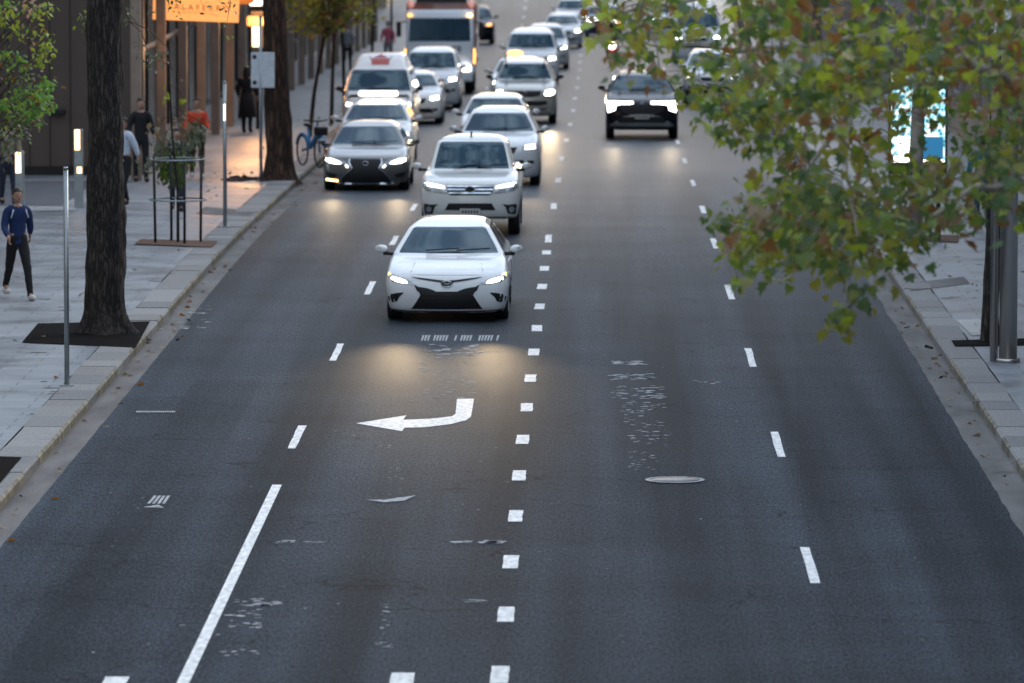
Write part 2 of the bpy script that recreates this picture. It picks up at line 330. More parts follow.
def bm_tube(bm, pts, radii, n=8, cap=True, mi=0):
    pts = [Vector(p) for p in pts]; rings = []
    u = None
    for i, p in enumerate(pts):
        d = (pts[min(i+1, len(pts)-1)] - pts[max(i-1, 0)]).normalized()
        u = d.orthogonal().normalized() if u is None else (u - d*u.dot(d)).normalized()
        w = d.cross(u); r = radii[i] if isinstance(radii, (list, tuple)) else radii
        rings.append([bm.verts.new(p + (u*math.cos(2*math.pi*k/n)+w*math.sin(2*math.pi*k/n))*r) for k in range(n)])
    for a, b in zip(rings, rings[1:]):
        for k in range(n):
            f = bm.faces.new((a[k], a[(k+1)%n], b[(k+1)%n], b[k])); f.smooth = True; f.material_index = mi
    if cap and n > 2: bm.faces.new(rings[0][::-1]).material_index = mi; bm.faces.new(rings[-1]).material_index = mi
def bm_ball(bm, c, s, seg=12, mi=0):
    r = bmesh.ops.create_uvsphere(bm, u_segments=seg, v_segments=max(6, seg*2//3), radius=1)
    bmesh.ops.scale(bm, vec=s, verts=r['verts']); bmesh.ops.translate(bm, vec=c, verts=r['verts'])
    for f in {f for v in r['verts'] for f in v.link_faces}: f.smooth = True; f.material_index = mi
def box(name, c, s, m, parent=None, bev=0.0):
    bm = bm_new(); bm_box(bm, c, s, bev=bev); return obj(name, bm, m, parent)
def cyl(name, a, b, r0, m, parent=None, r1=None, n=14):
    bm = bm_new(); bm_cyl(bm, a, b, r0, r1, n); return obj(name, bm, m, parent)
def ball(name, c, s, m, parent=None, seg=12):
    bm = bm_new(); bm_ball(bm, c, s, seg); return obj(name, bm, m, parent)

# ------------------------------------------------------------------ ground, road, kerbs
def frange(a, b, s):
    v = a
    while v < b - 1e-6: yield v; v += s
    yield b
def ribbon(name, xl, xr, y0, y1, z, m, step=3.0, parent=None, jl=0.0, jr=0.0, cols=1, kind='structure'):
    vs, fs = [], []
    ys = list(frange(y0, y1, step))
    for i, y in enumerate(ys):
        a = (xl(y) if callable(xl) else xl) + gx(y) + jl*noise.noise(Vector((y*.9, 3.1, 0))) + jl*.5*noise.noise(Vector((y*3.7, 3.1, 0)))
        b = (xr(y) if callable(xr) else xr) + gx(y) + jr*noise.noise(Vector((y*.9, 9.7, 0))) + jr*.5*noise.noise(Vector((y*3.7, 9.7, 0)))
        for k in range(cols+1):
            vs.append((a+(b-a)*k/cols, y, gz(y)+z))
    n = cols+1
    for i in range(len(ys)-1):
        for k in range(cols): fs.append((i*n+k, i*n+k+1, (i+1)*n+k+1, (i+1)*n+k))
    o = obj(name, (vs, [], fs), m, parent)
    if kind and not parent: tag(o, kind=kind)
    return o
YN, YF = 12, 620
ribbon('ground', -400, 400, -60, 1600, -.35, M['gutter'], 20)
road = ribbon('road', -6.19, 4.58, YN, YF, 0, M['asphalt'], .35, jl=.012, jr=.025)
ribbon('gutter', -6.62, 5.06, YN, YF, -.004, M['gutter'], 4)
ribbon('footpath_left', -30, -7.04, YN, YF, KERB, M['paving'], 3)
ribbon('footpath_right', 5.44, 30, YN, YF, KERB, M['paving'], 3)
def kerb(name, x0, x1, face, seed):
    rnd = random.Random(seed); bm = bm_new(); tone = bm.verts.layers.float.new('tone'); y = YN
    edge = bm_new()
    while y < 420:
        l = rnd.choice((.9, 1.1, 1.3, 1.5)) ; t = rnd.random(); j = rnd.uniform(-.018, .018); dz = rnd.uniform(-.006, .006)
        a, b = x0 + (j if face > 0 else 0), x1 + (j if face < 0 else 0)
        ch = .025
        prof = [(a, -.3), (a, KERB+dz), (b, KERB+dz), (b, -.3)]
        if face < 0: prof = [(a, -.3), (a, KERB+dz-ch), (a+ch, KERB+dz+.003), (b, KERB+.003+dz), (b, -.3)]
        else: prof = [(a, -.3), (a, KERB+.003+dz), (b-ch, KERB+dz+.003), (b, KERB+dz-ch), (b, -.3)]
        ya, yb = y+.006, y+l-.006
        r0 = [bm.verts.new((px+gx(ya), ya, gz(ya)+pz)) for px, pz in prof]; r1 = [bm.verts.new((px+gx(yb), yb, gz(yb)+pz)) for px, pz in prof]
        for v in r0+r1: v[tone] = t
        for k in range(len(prof)-1): bm.faces.new((r0[k], r0[k+1], r1[k+1], r1[k]))
        bm.faces.new(r0[::-1]); bm.faces.new(r1)
        # worn ochre paint on the face, stone by stone
        fx = (a-.004) if face < 0 else (b+.004); cx_ = a+ch if face < 0 else b-ch
        if rnd.random() < .6:
            q = [(fx, .015), (fx, KERB+dz-ch), (cx_, KERB+dz+.0055)]
            e0 = [edge.verts.new((px+gx(ya), ya, gz(ya)+pz)) for px, pz in q]; e1 = [edge.verts.new((px+gx(yb), yb, gz(yb)+pz)) for px, pz in q]
            for k in range(2): edge.faces.new((e0[k], e0[k+1], e1[k+1], e1[k]))
        y += l
    bmesh.ops.recalc_face_normals(bm, faces=bm.faces)
    k = tag(obj(name, bm, M['kerb']), kind='structure'); obj('kerb_face_paint', edge, M['ochre'], k)
kerb('kerb_left', -7.03, -6.52, 1, 3)
kerb('kerb_right', 4.98, 5.43, -1, 5)

def flat(bm, pts, z):
    vs = [bm.verts.new((p[0]+gx(p[1]), p[1], gz(p[1])+z)) for p in pts]; bm.faces.new(vs)
def strip(bm, x0, x1, y0, y1, z=.004, rag=.006):
    ys = list(frange(y0, y1, max(.25, min(1.0, (y1-y0)/4)))); L, Rr = [], []
    for y in ys:
        L.append(bm.verts.new((x0+gx(y)+random.uniform(-rag, rag), y, gz(y)+z))); Rr.append(bm.verts.new((x1+gx(y)+random.uniform(-rag, rag), y, gz(y)+z)))
    for i in range(len(ys)-1): bm.faces.new((L[i], Rr[i], Rr[i+1], L[i+1]))
# centre continuity line: 1.1 m dashes at 4 m, then 3 m dashes at 12 m (positions read off the road)
def xfit(pts):
    P_ = sorted(((G(px, py).y, G(px, py).x) for px, py in pts))
    def f(y):
        if y <= P_[0][0]: return P_[0][1] + (P_[1][1]-P_[0][1])*(y-P_[0][0])/(P_[1][0]-P_[0][0])
        for a, b in zip(P_, P_[1:]):
            if y <= b[0]: return a[1] + (b[1]-a[1])*(y-a[0])/(b[0]-a[0])
        return P_[-1][1]
    return f
xc = xfit([(500,675),(523,438),(548.4,239),(561.5,160),(572.5,115),(579,74)])
xrr = xfit([(810,565),(777,441),(750,356),(729,290),(713.5,241),(702,207),(684.6,161)])
xl_ = xfit([(183,683),(277,485),(297,437),(337,352),(369,290)])
bm = bm_new()
y0 = G(500, 675).y
for k in range(-8, 14):
    y = y0 + k*4.12 ; strip(bm, xc(y)-.078, xc(y)+.078, y-.55, y+.55)
yA = G(548, 238.6).y
for k in range(0, 24):
    y = yA + 12.0*k; strip(bm, xc(y)-.06, xc(y)+.06, y-1.2, y+1.2, rag=.01)
obj('centre_line', bm, M['paint'], road)
bm = bm_new(); y0 = G(810, 565).y
for k in range(-3, 26):
    y = y0 + 12.05*k; strip(bm, xrr(y)-.05, xrr(y)+.05, y-1.5, y+1.5)
obj('lane_line', bm, M['paint'], road)
bm = bm_new(); y0 = G(297, 437).y
for k in range(0, 27):
    y = y0 + 12.05*k - (0 if k else 0); strip(bm, xl_(y)-.05, xl_(y)+.05, y-1.4, y+1.4)
obj('lane_line', bm, M['paint'], road)
bm = bm_new(); y1 = G(277, 485).y
ys = list(frange(YN, y1, 1.0)); Lv = [(bm.verts.new((xl_(y)-.055, y, .004)), bm.verts.new((xl_(y)+.055, y, .004))) for y in ys]
for a, b in zip(Lv, Lv[1:]): bm.faces.new((a[0], a[1], b[1], b[0]))
obj('lane_edge_line', bm, M['paint'], road)
bm = bm_new()
for px0, px1, py0 in ((106,130,677),(392,415,673)):
    a, b = G(px0, py0), G(px1, py0); strip(bm, a.x, b.x, a.y-1.0, a.y)
obj('stub_line', bm, M['paint'], road)
# turn arrow
def px_poly(bm, pts, z=.004):
    vs = []
    for p in pts:
        g = G(*p); vs.append(bm.verts.new((g.x, g.y, gz(g.y)+z)))
    f = bm.faces.new(vs); bmesh.ops.triangulate(bm, faces=[f])
bm = bm_new()
px_poly(bm, [(356,423.5),(406.5,415.5),(403,420),(430,419),(452,416.5),(455.5,414),(457,399),(474,399),(471,417),(466,420.5),(450,424.5),(425,427.5),(404.5,428),(402,431.5)])
obj('turn_arrow', bm, M['paint'], road)
for nm_, pts in (('asphalt_patch',[(800,470),(792,300),(868,300),(955,470)]),('asphalt_patch',[(0,683),(60,560),(230,560),(180,683)]),('asphalt_patch',[(600,232),(600,226),(662,226),(668,232)]),('asphalt_patch',[(420,352),(424,331),(500,331),(502,352)]),('asphalt_patch',[(150,440),(196,380),(262,380),(228,440)])):
    bm = bm_new(); px_poly(bm, pts, .002); obj(nm_, bm, M['asphalt_dark'], road)
# worn scraps of paint and scuffs
def scuffs(bm, region, count, smin, smax, seed, z=.005):
    rnd = random.Random(seed)
    for _ in range(count):
        px = rnd.uniform(region[0], region[2]); py = rnd.uniform(region[1], region[3]); g = G(px, py)
        lx = rnd.uniform(smin, smax); ly = lx*rnd.uniform(.3, 1.2); n = 9; a0 = rnd.random()*6
        vs = []
        for k in range(n):
            t = 2*math.pi*k/n; rr = rnd.uniform(.35, 1.0)
            vs.append(bm.verts.new((g.x+math.cos(t)*lx*rr*.5, g.y+math.sin(t)*ly*rr*.5, gz(g.y)+z)))
        bm.faces.new(vs)
bm = bm_new()
for i, (reg, c, a, b) in enumerate([((612,361,648,365),8,.04,.22),((612,374,655,380),26,.03,.14),((612,386,664,398),34,.02,.13),((618,398,664,412),26,.02,.10),
        ((624,412,662,428),16,.02,.09),((628,430,672,446),14,.02,.09),((628,452,658,470),18,.02,.08),((425,344,480,356),30,.03,.16),((420,356,478,398),60,.02,.11),
        ((150,308,210,330),16,.03,.14),((228,598,262,628),26,.02,.10),((252,602,280,606),10,.03,.13),((464,600,490,603),8,.03,.09),((380,600,392,645),16,.015,.05),
        ((386,440,402,500),20,.015,.05),((452,540,504,543),6,.05,.2),((262,540,330,544),6,.05,.18),((216,650,260,656),8,.03,.08),((330,430,560,520),30,.01,.035),
        ((80,420,360,660),30,.012,.04),((560,300,760,660),30,.012,.035),((780,400,960,680),8,.012,.04),((690,380,720,384),4,.04,.1),((376,642,390,648),5,.03,.07)]):
    scuffs(bm, reg, int(c*1.5), a*1.2, b*1.55, 100+i)
# slashed remnant bar and other scraped marks
for k in [q for q in range(26) if q % 7 != 3 and q not in (9, 12, 18)]:
    x = 421 + k*3.0; px_poly(bm, [(x, 341), (x+1.5, 341), (x+3.6, 335.5), (x+1.4, 335.5)], .005)
for k in range(7):
    x = 133+k*.1
px_poly(bm, [(143,507.5),(164,508),(158,505)], .005)
for k in range(4): px_poly(bm, [(147+k*5,504),(150+k*5,504),(157+k*4.4,496),(154+k*4.4,496)], .0055)
px_poly(bm, [(366,500),(384,502.5),(404,501),(416,495.5),(403,497.5),(384,500)], .005)
for k in range(18): px_poly(bm, [(136+k*2.2, 412.6), (137.6+k*2.2, 412.6), (138+k*2.2, 411.2), (136.4+k*2.2, 411.2)], .005)
obj('worn_paint_scuffs', bm, M['worn'], road)
bm = bm_new()
def wiggle(bm, x, ya, yb, w, seed):
    L = []
    for y in frange(ya, yb, .4):
        dx = .05*noise.noise(Vector((y*.25, seed, 0))) + .03*noise.noise(Vector((y*1.9, seed, 0)))
        ww = w*(.6+.8*abs(noise.noise(Vector((y*.8, seed+5, 0)))))
        L.append((bm.verts.new((x(y)+dx-ww, y, gz(y)+.003)), bm.verts.new((x(y)+dx+ww, y, gz(y)+.003))))
    for a, b in zip(L, L[1:]): bm.faces.new((a[0], a[1], b[1], b[0]))
wiggle(bm, lambda y: xrr(y)+.10, 40, 150, .011, 1.0)
px_poly(bm, [(134,414.6),(176,413.8),(177,410.3),(134,410.8)], .0035)
px_poly(bm, [(268,541),(284,541.5),(276,544.5)], .0035)
obj('sealed_crack', bm, M['asphalt_dark'], road)
# manhole cover
g = G(675, 480.5); mh = thing('manhole_cover', 'round pale-rimmed manhole cover in the right-hand lanes', 'manhole cover', (g.x, g.y, gz(g.y)+.002))
bm = bm_new(); bm_cyl(bm, (0,0,-.02), (0,0,.006), .29, n=40); obj('lid', bm, M['iron'], mh)
bm = bm_new(); 
for a in range(40):
    t0, t1 = 2*math.pi*a/40, 2*math.pi*(a+1)/40
    q = [(math.cos(t)*r, math.sin(t)*r, .010) for t, r in ((t0,.29),(t1,.29),(t1,.345),(t0,.345))]
    bm.faces.new([bm.verts.new(v) for v in q])
for a in range(6):
    for b in range(6):
        pass
obj('rim_ring', bm, M['worn'], mh)

# ------------------------------------------------------------------ footpath details
def sheet(name, pts, z, m, kind='structure'):
    bm = bm_new(); vs = [bm.verts.new((p.x, p.y, gz(p.y)+z)) for p in (G(a, b, KERB) for a, b in pts)]
    bm.faces.new(vs); bmesh.ops.triangulate(bm, faces=bm.faces[:]); return tag(obj(name, bm, m), kind=kind)
sheet('tree_pit', [(22,343),(38,324),(150,322),(136,348)], KERB+.012, M['soil'])
sheet('tree_pit', [(-30,482),(-10,457),(22,458),(0,484)], KERB+.012, M['soil'])
sheet('tree_pit', [(134,245),(141,240),(218,242),(212,248)], KERB+.02, M['mulch'])
sheet('tree_pit', [(955,347),(951,341),(1060,338),(1070,345)], KERB+.012, M['soil'])
sheet('tree_pit', [(893,241),(898,235),(960,236),(958,243)], KERB+.02, M['mulch'])
sheet('driveway', [(-60,206),(-60,181),(96,181),(62,206)], KERB+.004, M['driveway'])
sheet('paving_border', [(62,206),(102,180.5),(128,180.5),(80,206)], KERB+.008, M['paving_pale'])
sheet('paving_border', [(-60,211),(-60,206.5),(80,206.5),(74,211)], KERB+.008, M['paving_pale'])
sheet('paving_patch', [(911,291),(905,284),(964,277),(970,284)], KERB+.008, M['gutter'])
sheet('paving_patch', [(973,336),(955,320),(980,319),(999,333)], KERB+.008, M['paving_pale'])
sheet('service_cover', [(196,214),(205,207),(256,211),(250,217)], KERB+.006, M['gutter'])
bm = bm_new(); rnd = random.Random(4)
for (a, b, c, d, k) in ((0,215,70,330,9),(20,345,60,430,7),(150,250,190,300,4),(970,380,1020,470,6),(930,250,990,300,5)):
    for _ in range(k):
        g = G(rnd.uniform(a, c), rnd.uniform(b, d), KERB); w = rnd.uniform(.03, .12)
        vs = [bm.verts.new((g.x+dx, g.y+dy, gz(g.y)+KERB+.004)) for dx, dy in ((-w,-.05),(w,-.06),(w,.05),(-w,.06))]; bm.faces.new(vs)
tag(obj('paving_stains', bm, M['gutter']), kind='structure')

# ------------------------------------------------------------------ trees
def leaf_shape(kind):
    if kind == 'plane':     # palmate, lobed
        pts = [(0,0),(.20,-.05),(.50,.12),(.34,.28),(.46,.55),(.20,.50),(0,1.0),(-.20,.50),(-.46,.55),(-.34,.28),(-.50,.12),(-.20,-.05)]
    elif kind == 'oval': pts = [(0,0),(.22,.25),(.25,.55),(0,1),(-.25,.55),(-.22,.25)]
    else: pts = [(0,0),(.09,.3),(.07,.7),(0,1),(-.07,.7),(-.09,.3)]
    return pts
def add_leaf(VS, FS, MI, p, size, kind, mi, rnd, droop=.6, normal=None):
    pts = leaf_shape(kind); az = rnd.uniform(0, 2*math.pi)
    d = Vector((math.cos(az), math.sin(az), -droop*rnd.uniform(0, 2.2))).normalized()
    s = d.cross(Vector((rnd.gauss(0,.5), rnd.gauss(0,.5), 1))).normalized(); nrm = s.cross(d)
    fold = rnd.uniform(.05, .3); curl = rnd.uniform(-.15, .35); i0 = len(VS)
    for (u, v) in pts: VS.append(p + (d*v + s*u + nrm*(abs(u)*fold - curl*v*v))*size)
    n = len(pts)
    if kind == 'plane':
        c = len(VS); VS.append(p + (d*.32 + nrm*(-curl*.1))*size)
        for k in range(n): FS.append((i0+k, i0+(k+1)%n, c)); MI.append(mi)
    else:
        h = n//2; FS.append((i0, i0+1, i0+2, i0+3)); FS.append((i0, i0+3, i0+4, i0+5)); MI.extend((mi, mi))
def leaf_obj(name, VS, FS, MI, mats, parent):
    me = bpy.data.meshes.new(name); me.from_pydata([tuple(v) for v in VS], [], FS); me.polygons.foreach_set('material_index', MI)
    for m in mats: me.materials.append(m)
    me.update(); o = bpy.data.objects.new(name, me); C.objects.link(o); o.parent = parent; return o
def trunk_mesh(bm, pts, radii, n=18, rough=.12, flare=0.0, seed=0.0, ridge=9):
    # bark-ridged tube along pts (interpolated)
    P_, Rr = [], []
    for (a, b, ra, rb) in zip(pts, pts[1:], radii, radii[1:]):
        steps = max(2, int((Vector(b)-Vector(a)).length/.09))
        for i in range(steps): t = i/steps; P_.append(Vector(a).lerp(Vector(b), t)); Rr.append(ra+(rb-ra)*t)
    P_.append(Vector(pts[-1])); Rr.append(radii[-1]); rings = []; z0 = P_[0].z
    for i, (p, r) in enumerate(zip(P_, Rr)):
        fl = flare*math.exp(-(p.z-z0)/.18); ring = []
        for k in range(n):
            t = 2*math.pi*k/n; nv = noise.noise(Vector((math.cos(t)*2.2+seed, math.sin(t)*2.2, p.z*1.1)))
            nv2 = noise.noise(Vector((math.cos(t)*6+seed, math.sin(t)*6, p.z*2.6)))
            root = fl*(1+.7*math.sin(t*4+seed))
            rr = r*(1+rough*nv+rough*.8*nv2)+root*r
            ring.append(bm.verts.new((p.x+math.cos(t)*rr, p.y+math.sin(t)*rr, p.z)))
        rings.append(ring)
    for a, b in zip(rings, rings[1:]):
        for k in range(n): f = bm.faces.new((a[k], a[(k+1)%n], b[(k+1)%n], b[k])); f.smooth = True
    bm.faces.new(rings[-1])
def generic_crown(name, c, rad, n_clusters, per, size, kinds, weights, lk, seed, parent, base, twigr=.012, sparse=1.0, cl=.28):
    rnd = random.Random(seed); VS, FS, MI = [], [], []; tw = bm_new(); mats = [LEAF[k] for k in kinds]
    for _ in range(n_clusters):
        u = Vector((rnd.gauss(0,1), rnd.gauss(0,1), rnd.gauss(0,1))).normalized()*(rnd.random()**.45)
        q = Vector((c[0]+u.x*rad[0], c[1]+u.y*rad[1], c[2]+u.z*rad[2]))
        if noise.noise(q*.9+Vector((seed,0,0))) < -.18*sparse: continue
        mid = (Vector(base)+q)/2+Vector((rnd.uniform(-.15,.15), rnd.uniform(-.15,.15), rnd.uniform(0,.2)))
        bm_tube(tw, [base, mid, q], [twigr*2, twigr, twigr*.4], n=4, cap=False)
        tone = rnd.choices(range(len(kinds)), weights)[0]
        for _ in range(per):
            mi = tone if rnd.random() < .55 else rnd.choices(range(len(kinds)), weights)[0]
            add_leaf(VS, FS, MI, q+Vector((rnd.gauss(0,cl*.6), rnd.gauss(0,cl*.6), rnd.gauss(0,cl*.5))), size*rnd.uniform(.6,1.25), lk, mi, rnd)
    leaf_obj(name, VS, FS, MI, mats, parent); obj('branches', tw, M['twig'], parent)

# big tree by the left kerb
g = G(107, 333, KERB); x, y = g.x, g.y; s = 67.3
t1 = thing('street_tree', 'thick dark ridged trunk at left kerb in black soil pit', 'tree', ground(x, y, KERB), group='street trees')
bm = bm_new(); trunk_mesh(bm, [(0,0,-.1),(-.03,0,.5),(.0,0,1.6),(.0,0,3.0),(-.02,0,4.6),(.05,0,6.4),(.1,.1,7.6)], [.33,.285,.265,.255,.25,.24,.2], n=44, rough=.2, flare=.6, seed=2.0)
bm_tube(bm, [(0,0,6.0),(-1.0,.3,7.6),(-1.9,.6,9.2)], [.14,.1,.05]); bm_tube(bm, [(.05,0,6.4),(1.3,.6,8.0),(2.3,1.0,9.6)], [.15,.1,.05]); bm_tube(bm, [(.1,.1,7.4),(.3,1.2,9.0),(.2,1.6,10.4)], [.16,.1,.05])
obj('trunk', bm, M['bark'], t1)
generic_crown('crown', (.2,.4,9.2), (3.2,3.0,2.0), 150, 26, .17, ['green','deep','olive','rust'], [4,4,3,1], 'plane', 5, t1, (.1,.1,7.2))
# low hanging sprigs
rnd = random.Random(9); VS, FS, MI = [], [], []; tw = bm_new()
for (px, py, k, lm, root) in ((172,2,16,1,(112,-60)),(181,9,8,1,(112,-60)),(230,2,10,1,(150,-80)),(225,9,5,1,(150,-80)),(203,6,4,1,(150,-80)),(86,14,14,0,(104,-40)),(84,28,9,0,(100,-30)),(132,8,10,2,(108,-30)),(152,12,8,2,(110,-40)),(126,22,6,2,(106,-20)),
                       (150,60,12,2,(128,20)),(160,52,8,2,(128,20)),(140,48,7,2,(128,12)),(176,76,4,0,(150,30)),(226,28,6,3,(228,-10))):
    p = at(px, py, 88.5) - Vector((x, y, gz(y)+KERB)); p2 = at(root[0], root[1], 88.9) - Vector((x, y, gz(y)+KERB))
    bm_tube(tw, [p2, (p+p2)/2+Vector((.05,0,.1)), p], [.012,.007,.003], n=4, cap=False)
    for _ in range(k): add_leaf(VS, FS, MI, p+Vector((rnd.gauss(0,.07), rnd.gauss(0,.12), rnd.gauss(0,.06))), rnd.uniform(.05,.10), 'oval', lm, rnd)
leaf_obj('foliage', VS, FS, MI, [LEAF['green'], LEAF['deep'], LEAF['grey'], LEAF['fresh']], t1); obj('hanging_twigs', tw, M['twig'], t1)

# second big tree
g = G(279, 180, KERB); x, y = g.x, g.y
t2 = thing('street_tree', 'reddish-brown trunk just behind the pole with white plate', 'tree', ground(x, y, KERB), group='street trees')
bm = bm_new(); trunk_mesh(bm, [(0,0,-.1),(.02,0,.6),(-.05,0,2.0),(-.1,0,4.0),(-.1,0,6.2),(0,0,7.4)], [.36,.30,.27,.25,.23,.2], n=36, rough=.13, flare=.4, seed=6)
bm_tube(bm, [(0,0,6.0),(-1.0,.3,7.6),(-1.9,.6,9.0)], [.14,.1,.05]); bm_tube(bm, [(.0,0,6.4),(1.3,.6,8.0),(2.3,1.0,9.4)], [.15,.1,.05])
obj('trunk', bm, M['bark_brown'], t2)
generic_crown('crown', (0,.4,9.2), (3.0,3.0,2.0), 110, 24, .18, ['green','deep','olive','yellow'], [4,4,3,1], 'plane', 15, t2, (.0,.0,7.0))
bm = bm_new(); rb = random.Random(3)
for i in range(26):
    a = rb.uniform(0, 6.28); q = rb.random()**.5
    bm_ball(bm, (-.75+math.cos(a)*q*.55, math.sin(a)*q*.7-.1, .015), (rb.uniform(.08,.2), rb.uniform(.08,.2), rb.uniform(.04,.12)*(1.1-q)+.01), 8)
obj('root_mound', bm, M['bark_brown'], t2)

# small street trees further along the left footpath
for i, (px, zc, h, lean, lab, seed) in enumerate(((310,158,4.2,.45,'slender leaning tree with brown leaves beside the blue bicycle',21),(332,168,4.6,.1,'young yellow-leaved tree just left of the high white van',22),
                                    (345,186,5.0,-.1,'yellow-green young tree behind the high white van roof',23),(372,208,5.2,.1,'yellow-green young tree left of the white truck',24),(392,232,5.4,0,'farthest young tree, close to the truck mirror',25))):
    X, Y = XY(px, zc); t = thing('young_tree', lab, 'tree', ground(X, Y, KERB), group='young trees along the left footpath')
    bm = bm_new(); trunk_mesh(bm, [(0,0,-.05),(lean*.3,0,1.2),(lean*.8,0,2.4),(lean,0,h-1)], [.06,.05,.045,.03], n=8, rough=.08, seed=i)
    obj('trunk', bm, M['bark_brown'] if i == 0 else M['bark'], t)
    generic_crown('crown', (lean+.2*(i!=0), 0, h-.55), (1.35,1.4,1.15), 90, 22, .15, ['yellow','olive','green','rust'], [4,4,3,.6], 'plane', seed, t, (lean,0,h-1.6), .008)
# leafy young tree at the left picture edge
X, Y = XY(-14, 104); t = thing('young_tree', 'bright green leafy young tree at left picture edge with some pink leaves', 'tree', ground(X, Y, KERB), group=None)
bm = bm_new(); trunk_mesh(bm, [(0,0,-.05),(.05,0,1.2),(.1,0,2.6),(.12,0,4.0)], [.05,.045,.035,.02], n=8, rough=.08, seed=9)
obj('trunk', bm, M['bark'], t)
rnd = random.Random(31); VS, FS, MI = [], [], []; tw = bm_new(); O = Vector((X, Y, gz(Y)+KERB))
cl = [(40,100,30,0),(46,84,16,0),(30,112,22,0),(18,98,20,0),(34,92,22,0),(48,104,12,0),(12,78,14,2),(26,70,10,2),(40,60,12,1),(48,50,9,1),(44,48,6,1),(8,56,12,0),(16,30,10,1),(38,14,9,1),(46,6,8,1),(30,6,8,4),(26,10,7,4),
      (4,16,14,1),(6,124,22,2),(20,130,18,2),(8,144,16,2),(2,104,22,0),(34,118,12,2),(4,156,8,2),(44,34,7,1),(32,36,5,3),(22,58,7,0),(10,4,10,0),(28,84,10,2),(14,118,16,0),(-20,60,60,0),(-30,110,60,2),(-20,10,50,1),(-45,80,60,0)]
for (px, py, k, lm) in cl:
    d = rnd.uniform(-.6,.6); p = at(px, py, 104+d)-O; rt = Vector((.08,0,max(1.1, min(3.8, p.z-.8))))
    bm_tube(tw, [rt, (p+rt)/2+Vector((0,0,.08)), p], [.012,.008,.003], n=4, cap=False)
    sp = .09 if px > -10 else .2
    for _ in range(int(k*3.2)):
        mi = lm if rnd.random() < .7 else rnd.choice((0,1,2,3))
        add_leaf(VS, FS, MI, p+Vector((rnd.gauss(0,sp), rnd.gauss(0,.16), rnd.gauss(0,sp))), rnd.uniform(.07,.135), 'oval', mi, rnd)
leaf_obj('crown', VS, FS, MI, [LEAF['fresh'], LEAF['lime'], LEAF['grey'], LEAF['rust'], LEAF['pink']], t); obj('branches', tw, M['bark_brown'], t)

# guarded sapling on the left footpath
g = G(178, 243, KERB); X, Y = g.x, g.y; ss = 55.
t = thing('sapling', 'drooping sapling inside black four-stake guard in bark mulch', 'tree', ground(X, Y, KERB))
O = Vector((X, Y, gz(Y)+KERB)); rnd = random.Random(12); VS, FS, MI = [], [], []; tw = bm_new()
trunk_mesh(tw, [(0,0,-.05),(.0,0,.9),(-.1,0,2.0),(-.15,0,3.3)], [.03,.026,.018,.008], n=7, rough=.05)
for (px, py, k, lm, sp) in ((170,160,46,1,.13),(178,166,40,0,.12),(166,172,34,0,.12),(176,176,26,1,.1),(184,158,20,1,.12),(158,158,16,2,.12),(150,160,10,2,.1),(168,148,22,2,.14),(182,146,14,2,.13),(194,140,16,2,.12),(164,140,14,2,.14),
                        (156,128,8,3,.1),(172,122,8,3,.1),(200,130,8,2,.12),(186,118,5,3,.08),(150,62,7,2,.08),(160,56,7,2,.08),(182,98,4,4,.05),(166,96,4,4,.05),(190,132,6,3,.1),(206,126,6,2,.1)):
    p = at(px, py, 108.5+rnd.uniform(-.3,.3))-O; rt = Vector((-.08,0,min(3.1, p.z+.25)))
    bm_tube(tw, [rt, (p+rt)/2+Vector((0,0,.1)), p], [.009,.006,.003], n=4, cap=False)
    for _ in range(int(k*1.7)): add_leaf(VS, FS, MI, p+Vector((rnd.gauss(0,sp*.8), rnd.gauss(0,sp), rnd.gauss(0,sp))), rnd.uniform(.09,.15), 'oval', lm, rnd, droop=1.2)
leaf_obj('crown', VS, FS, MI, [LEAF['green'], LEAF['deep'], LEAF['grey'], LEAF['tan'], LEAF['lime']], t); obj('trunk', tw, M['bark'], t)
tg = thing('tree_guard', 'black tree guard of four stakes and two hoops around left sapling', 'tree guard', ground(X, Y, KERB))
for a in (20, 110, 200, 290):
    xx, yy = math.cos(R(a))*.42, math.sin(R(a))*.42; cyl('stake', (xx, yy, -.05), (xx*1.05, yy*1.05, 1.55), .024, M['blackmetal'], tg, n=8)
for z, rr in ((.78,.5),(1.5,.48)):
    bm = bm_new(); bm_tube(bm, [(math.cos(2*math.pi*k/28)*rr, math.sin(2*math.pi*k/28)*rr, z) for k in range(29)], .016, n=6, cap=False); obj('hoop', bm, M['galv'], tg)

# right side: slim trunk near the steel pole, and pale trunk with stake further back
g = G(990, 341, KERB); X, Y = g.x, g.y
t = thing('street_tree', 'slim dark trunk beside the steel pole on right footpath', 'tree', ground(X, Y, KERB), group='street trees')
bm = bm_new(); trunk_mesh(bm, [(0,0,-.1),(.0,0,.4),(.05,0,1.6),(.08,0,3.0),(.15,0,5.0),(.2,0,6.6)], [.14,.12,.115,.11,.10,.08], n=20, rough=.1, flare=.3, seed=11)
bm_tube(bm, [(.15,0,5.0),(-.8,.3,6.4),(-1.4,.5,7.6)], [.06,.05,.03]); bm_tube(bm, [(.18,0,5.6),(1.1,.3,6.9),(1.8,.5,8.0)], [.06,.05,.03])
obj('trunk', bm, M['bark'], t)
generic_crown('crown', (.2,.2,7.6), (2.3,2.3,2.0), 150, 24, .17, ['green','deep','olive','rust','tan'], [4,4,3,1.3,.6], 'plane', 41, t, (.15,0,5.0))
g = G(916, 240, KERB); X, Y = g.x, g.y
t = thing('street_tree', 'pale smooth trunk in front of the lit advertising panel', 'tree', ground(X, Y, KERB), group='street trees')
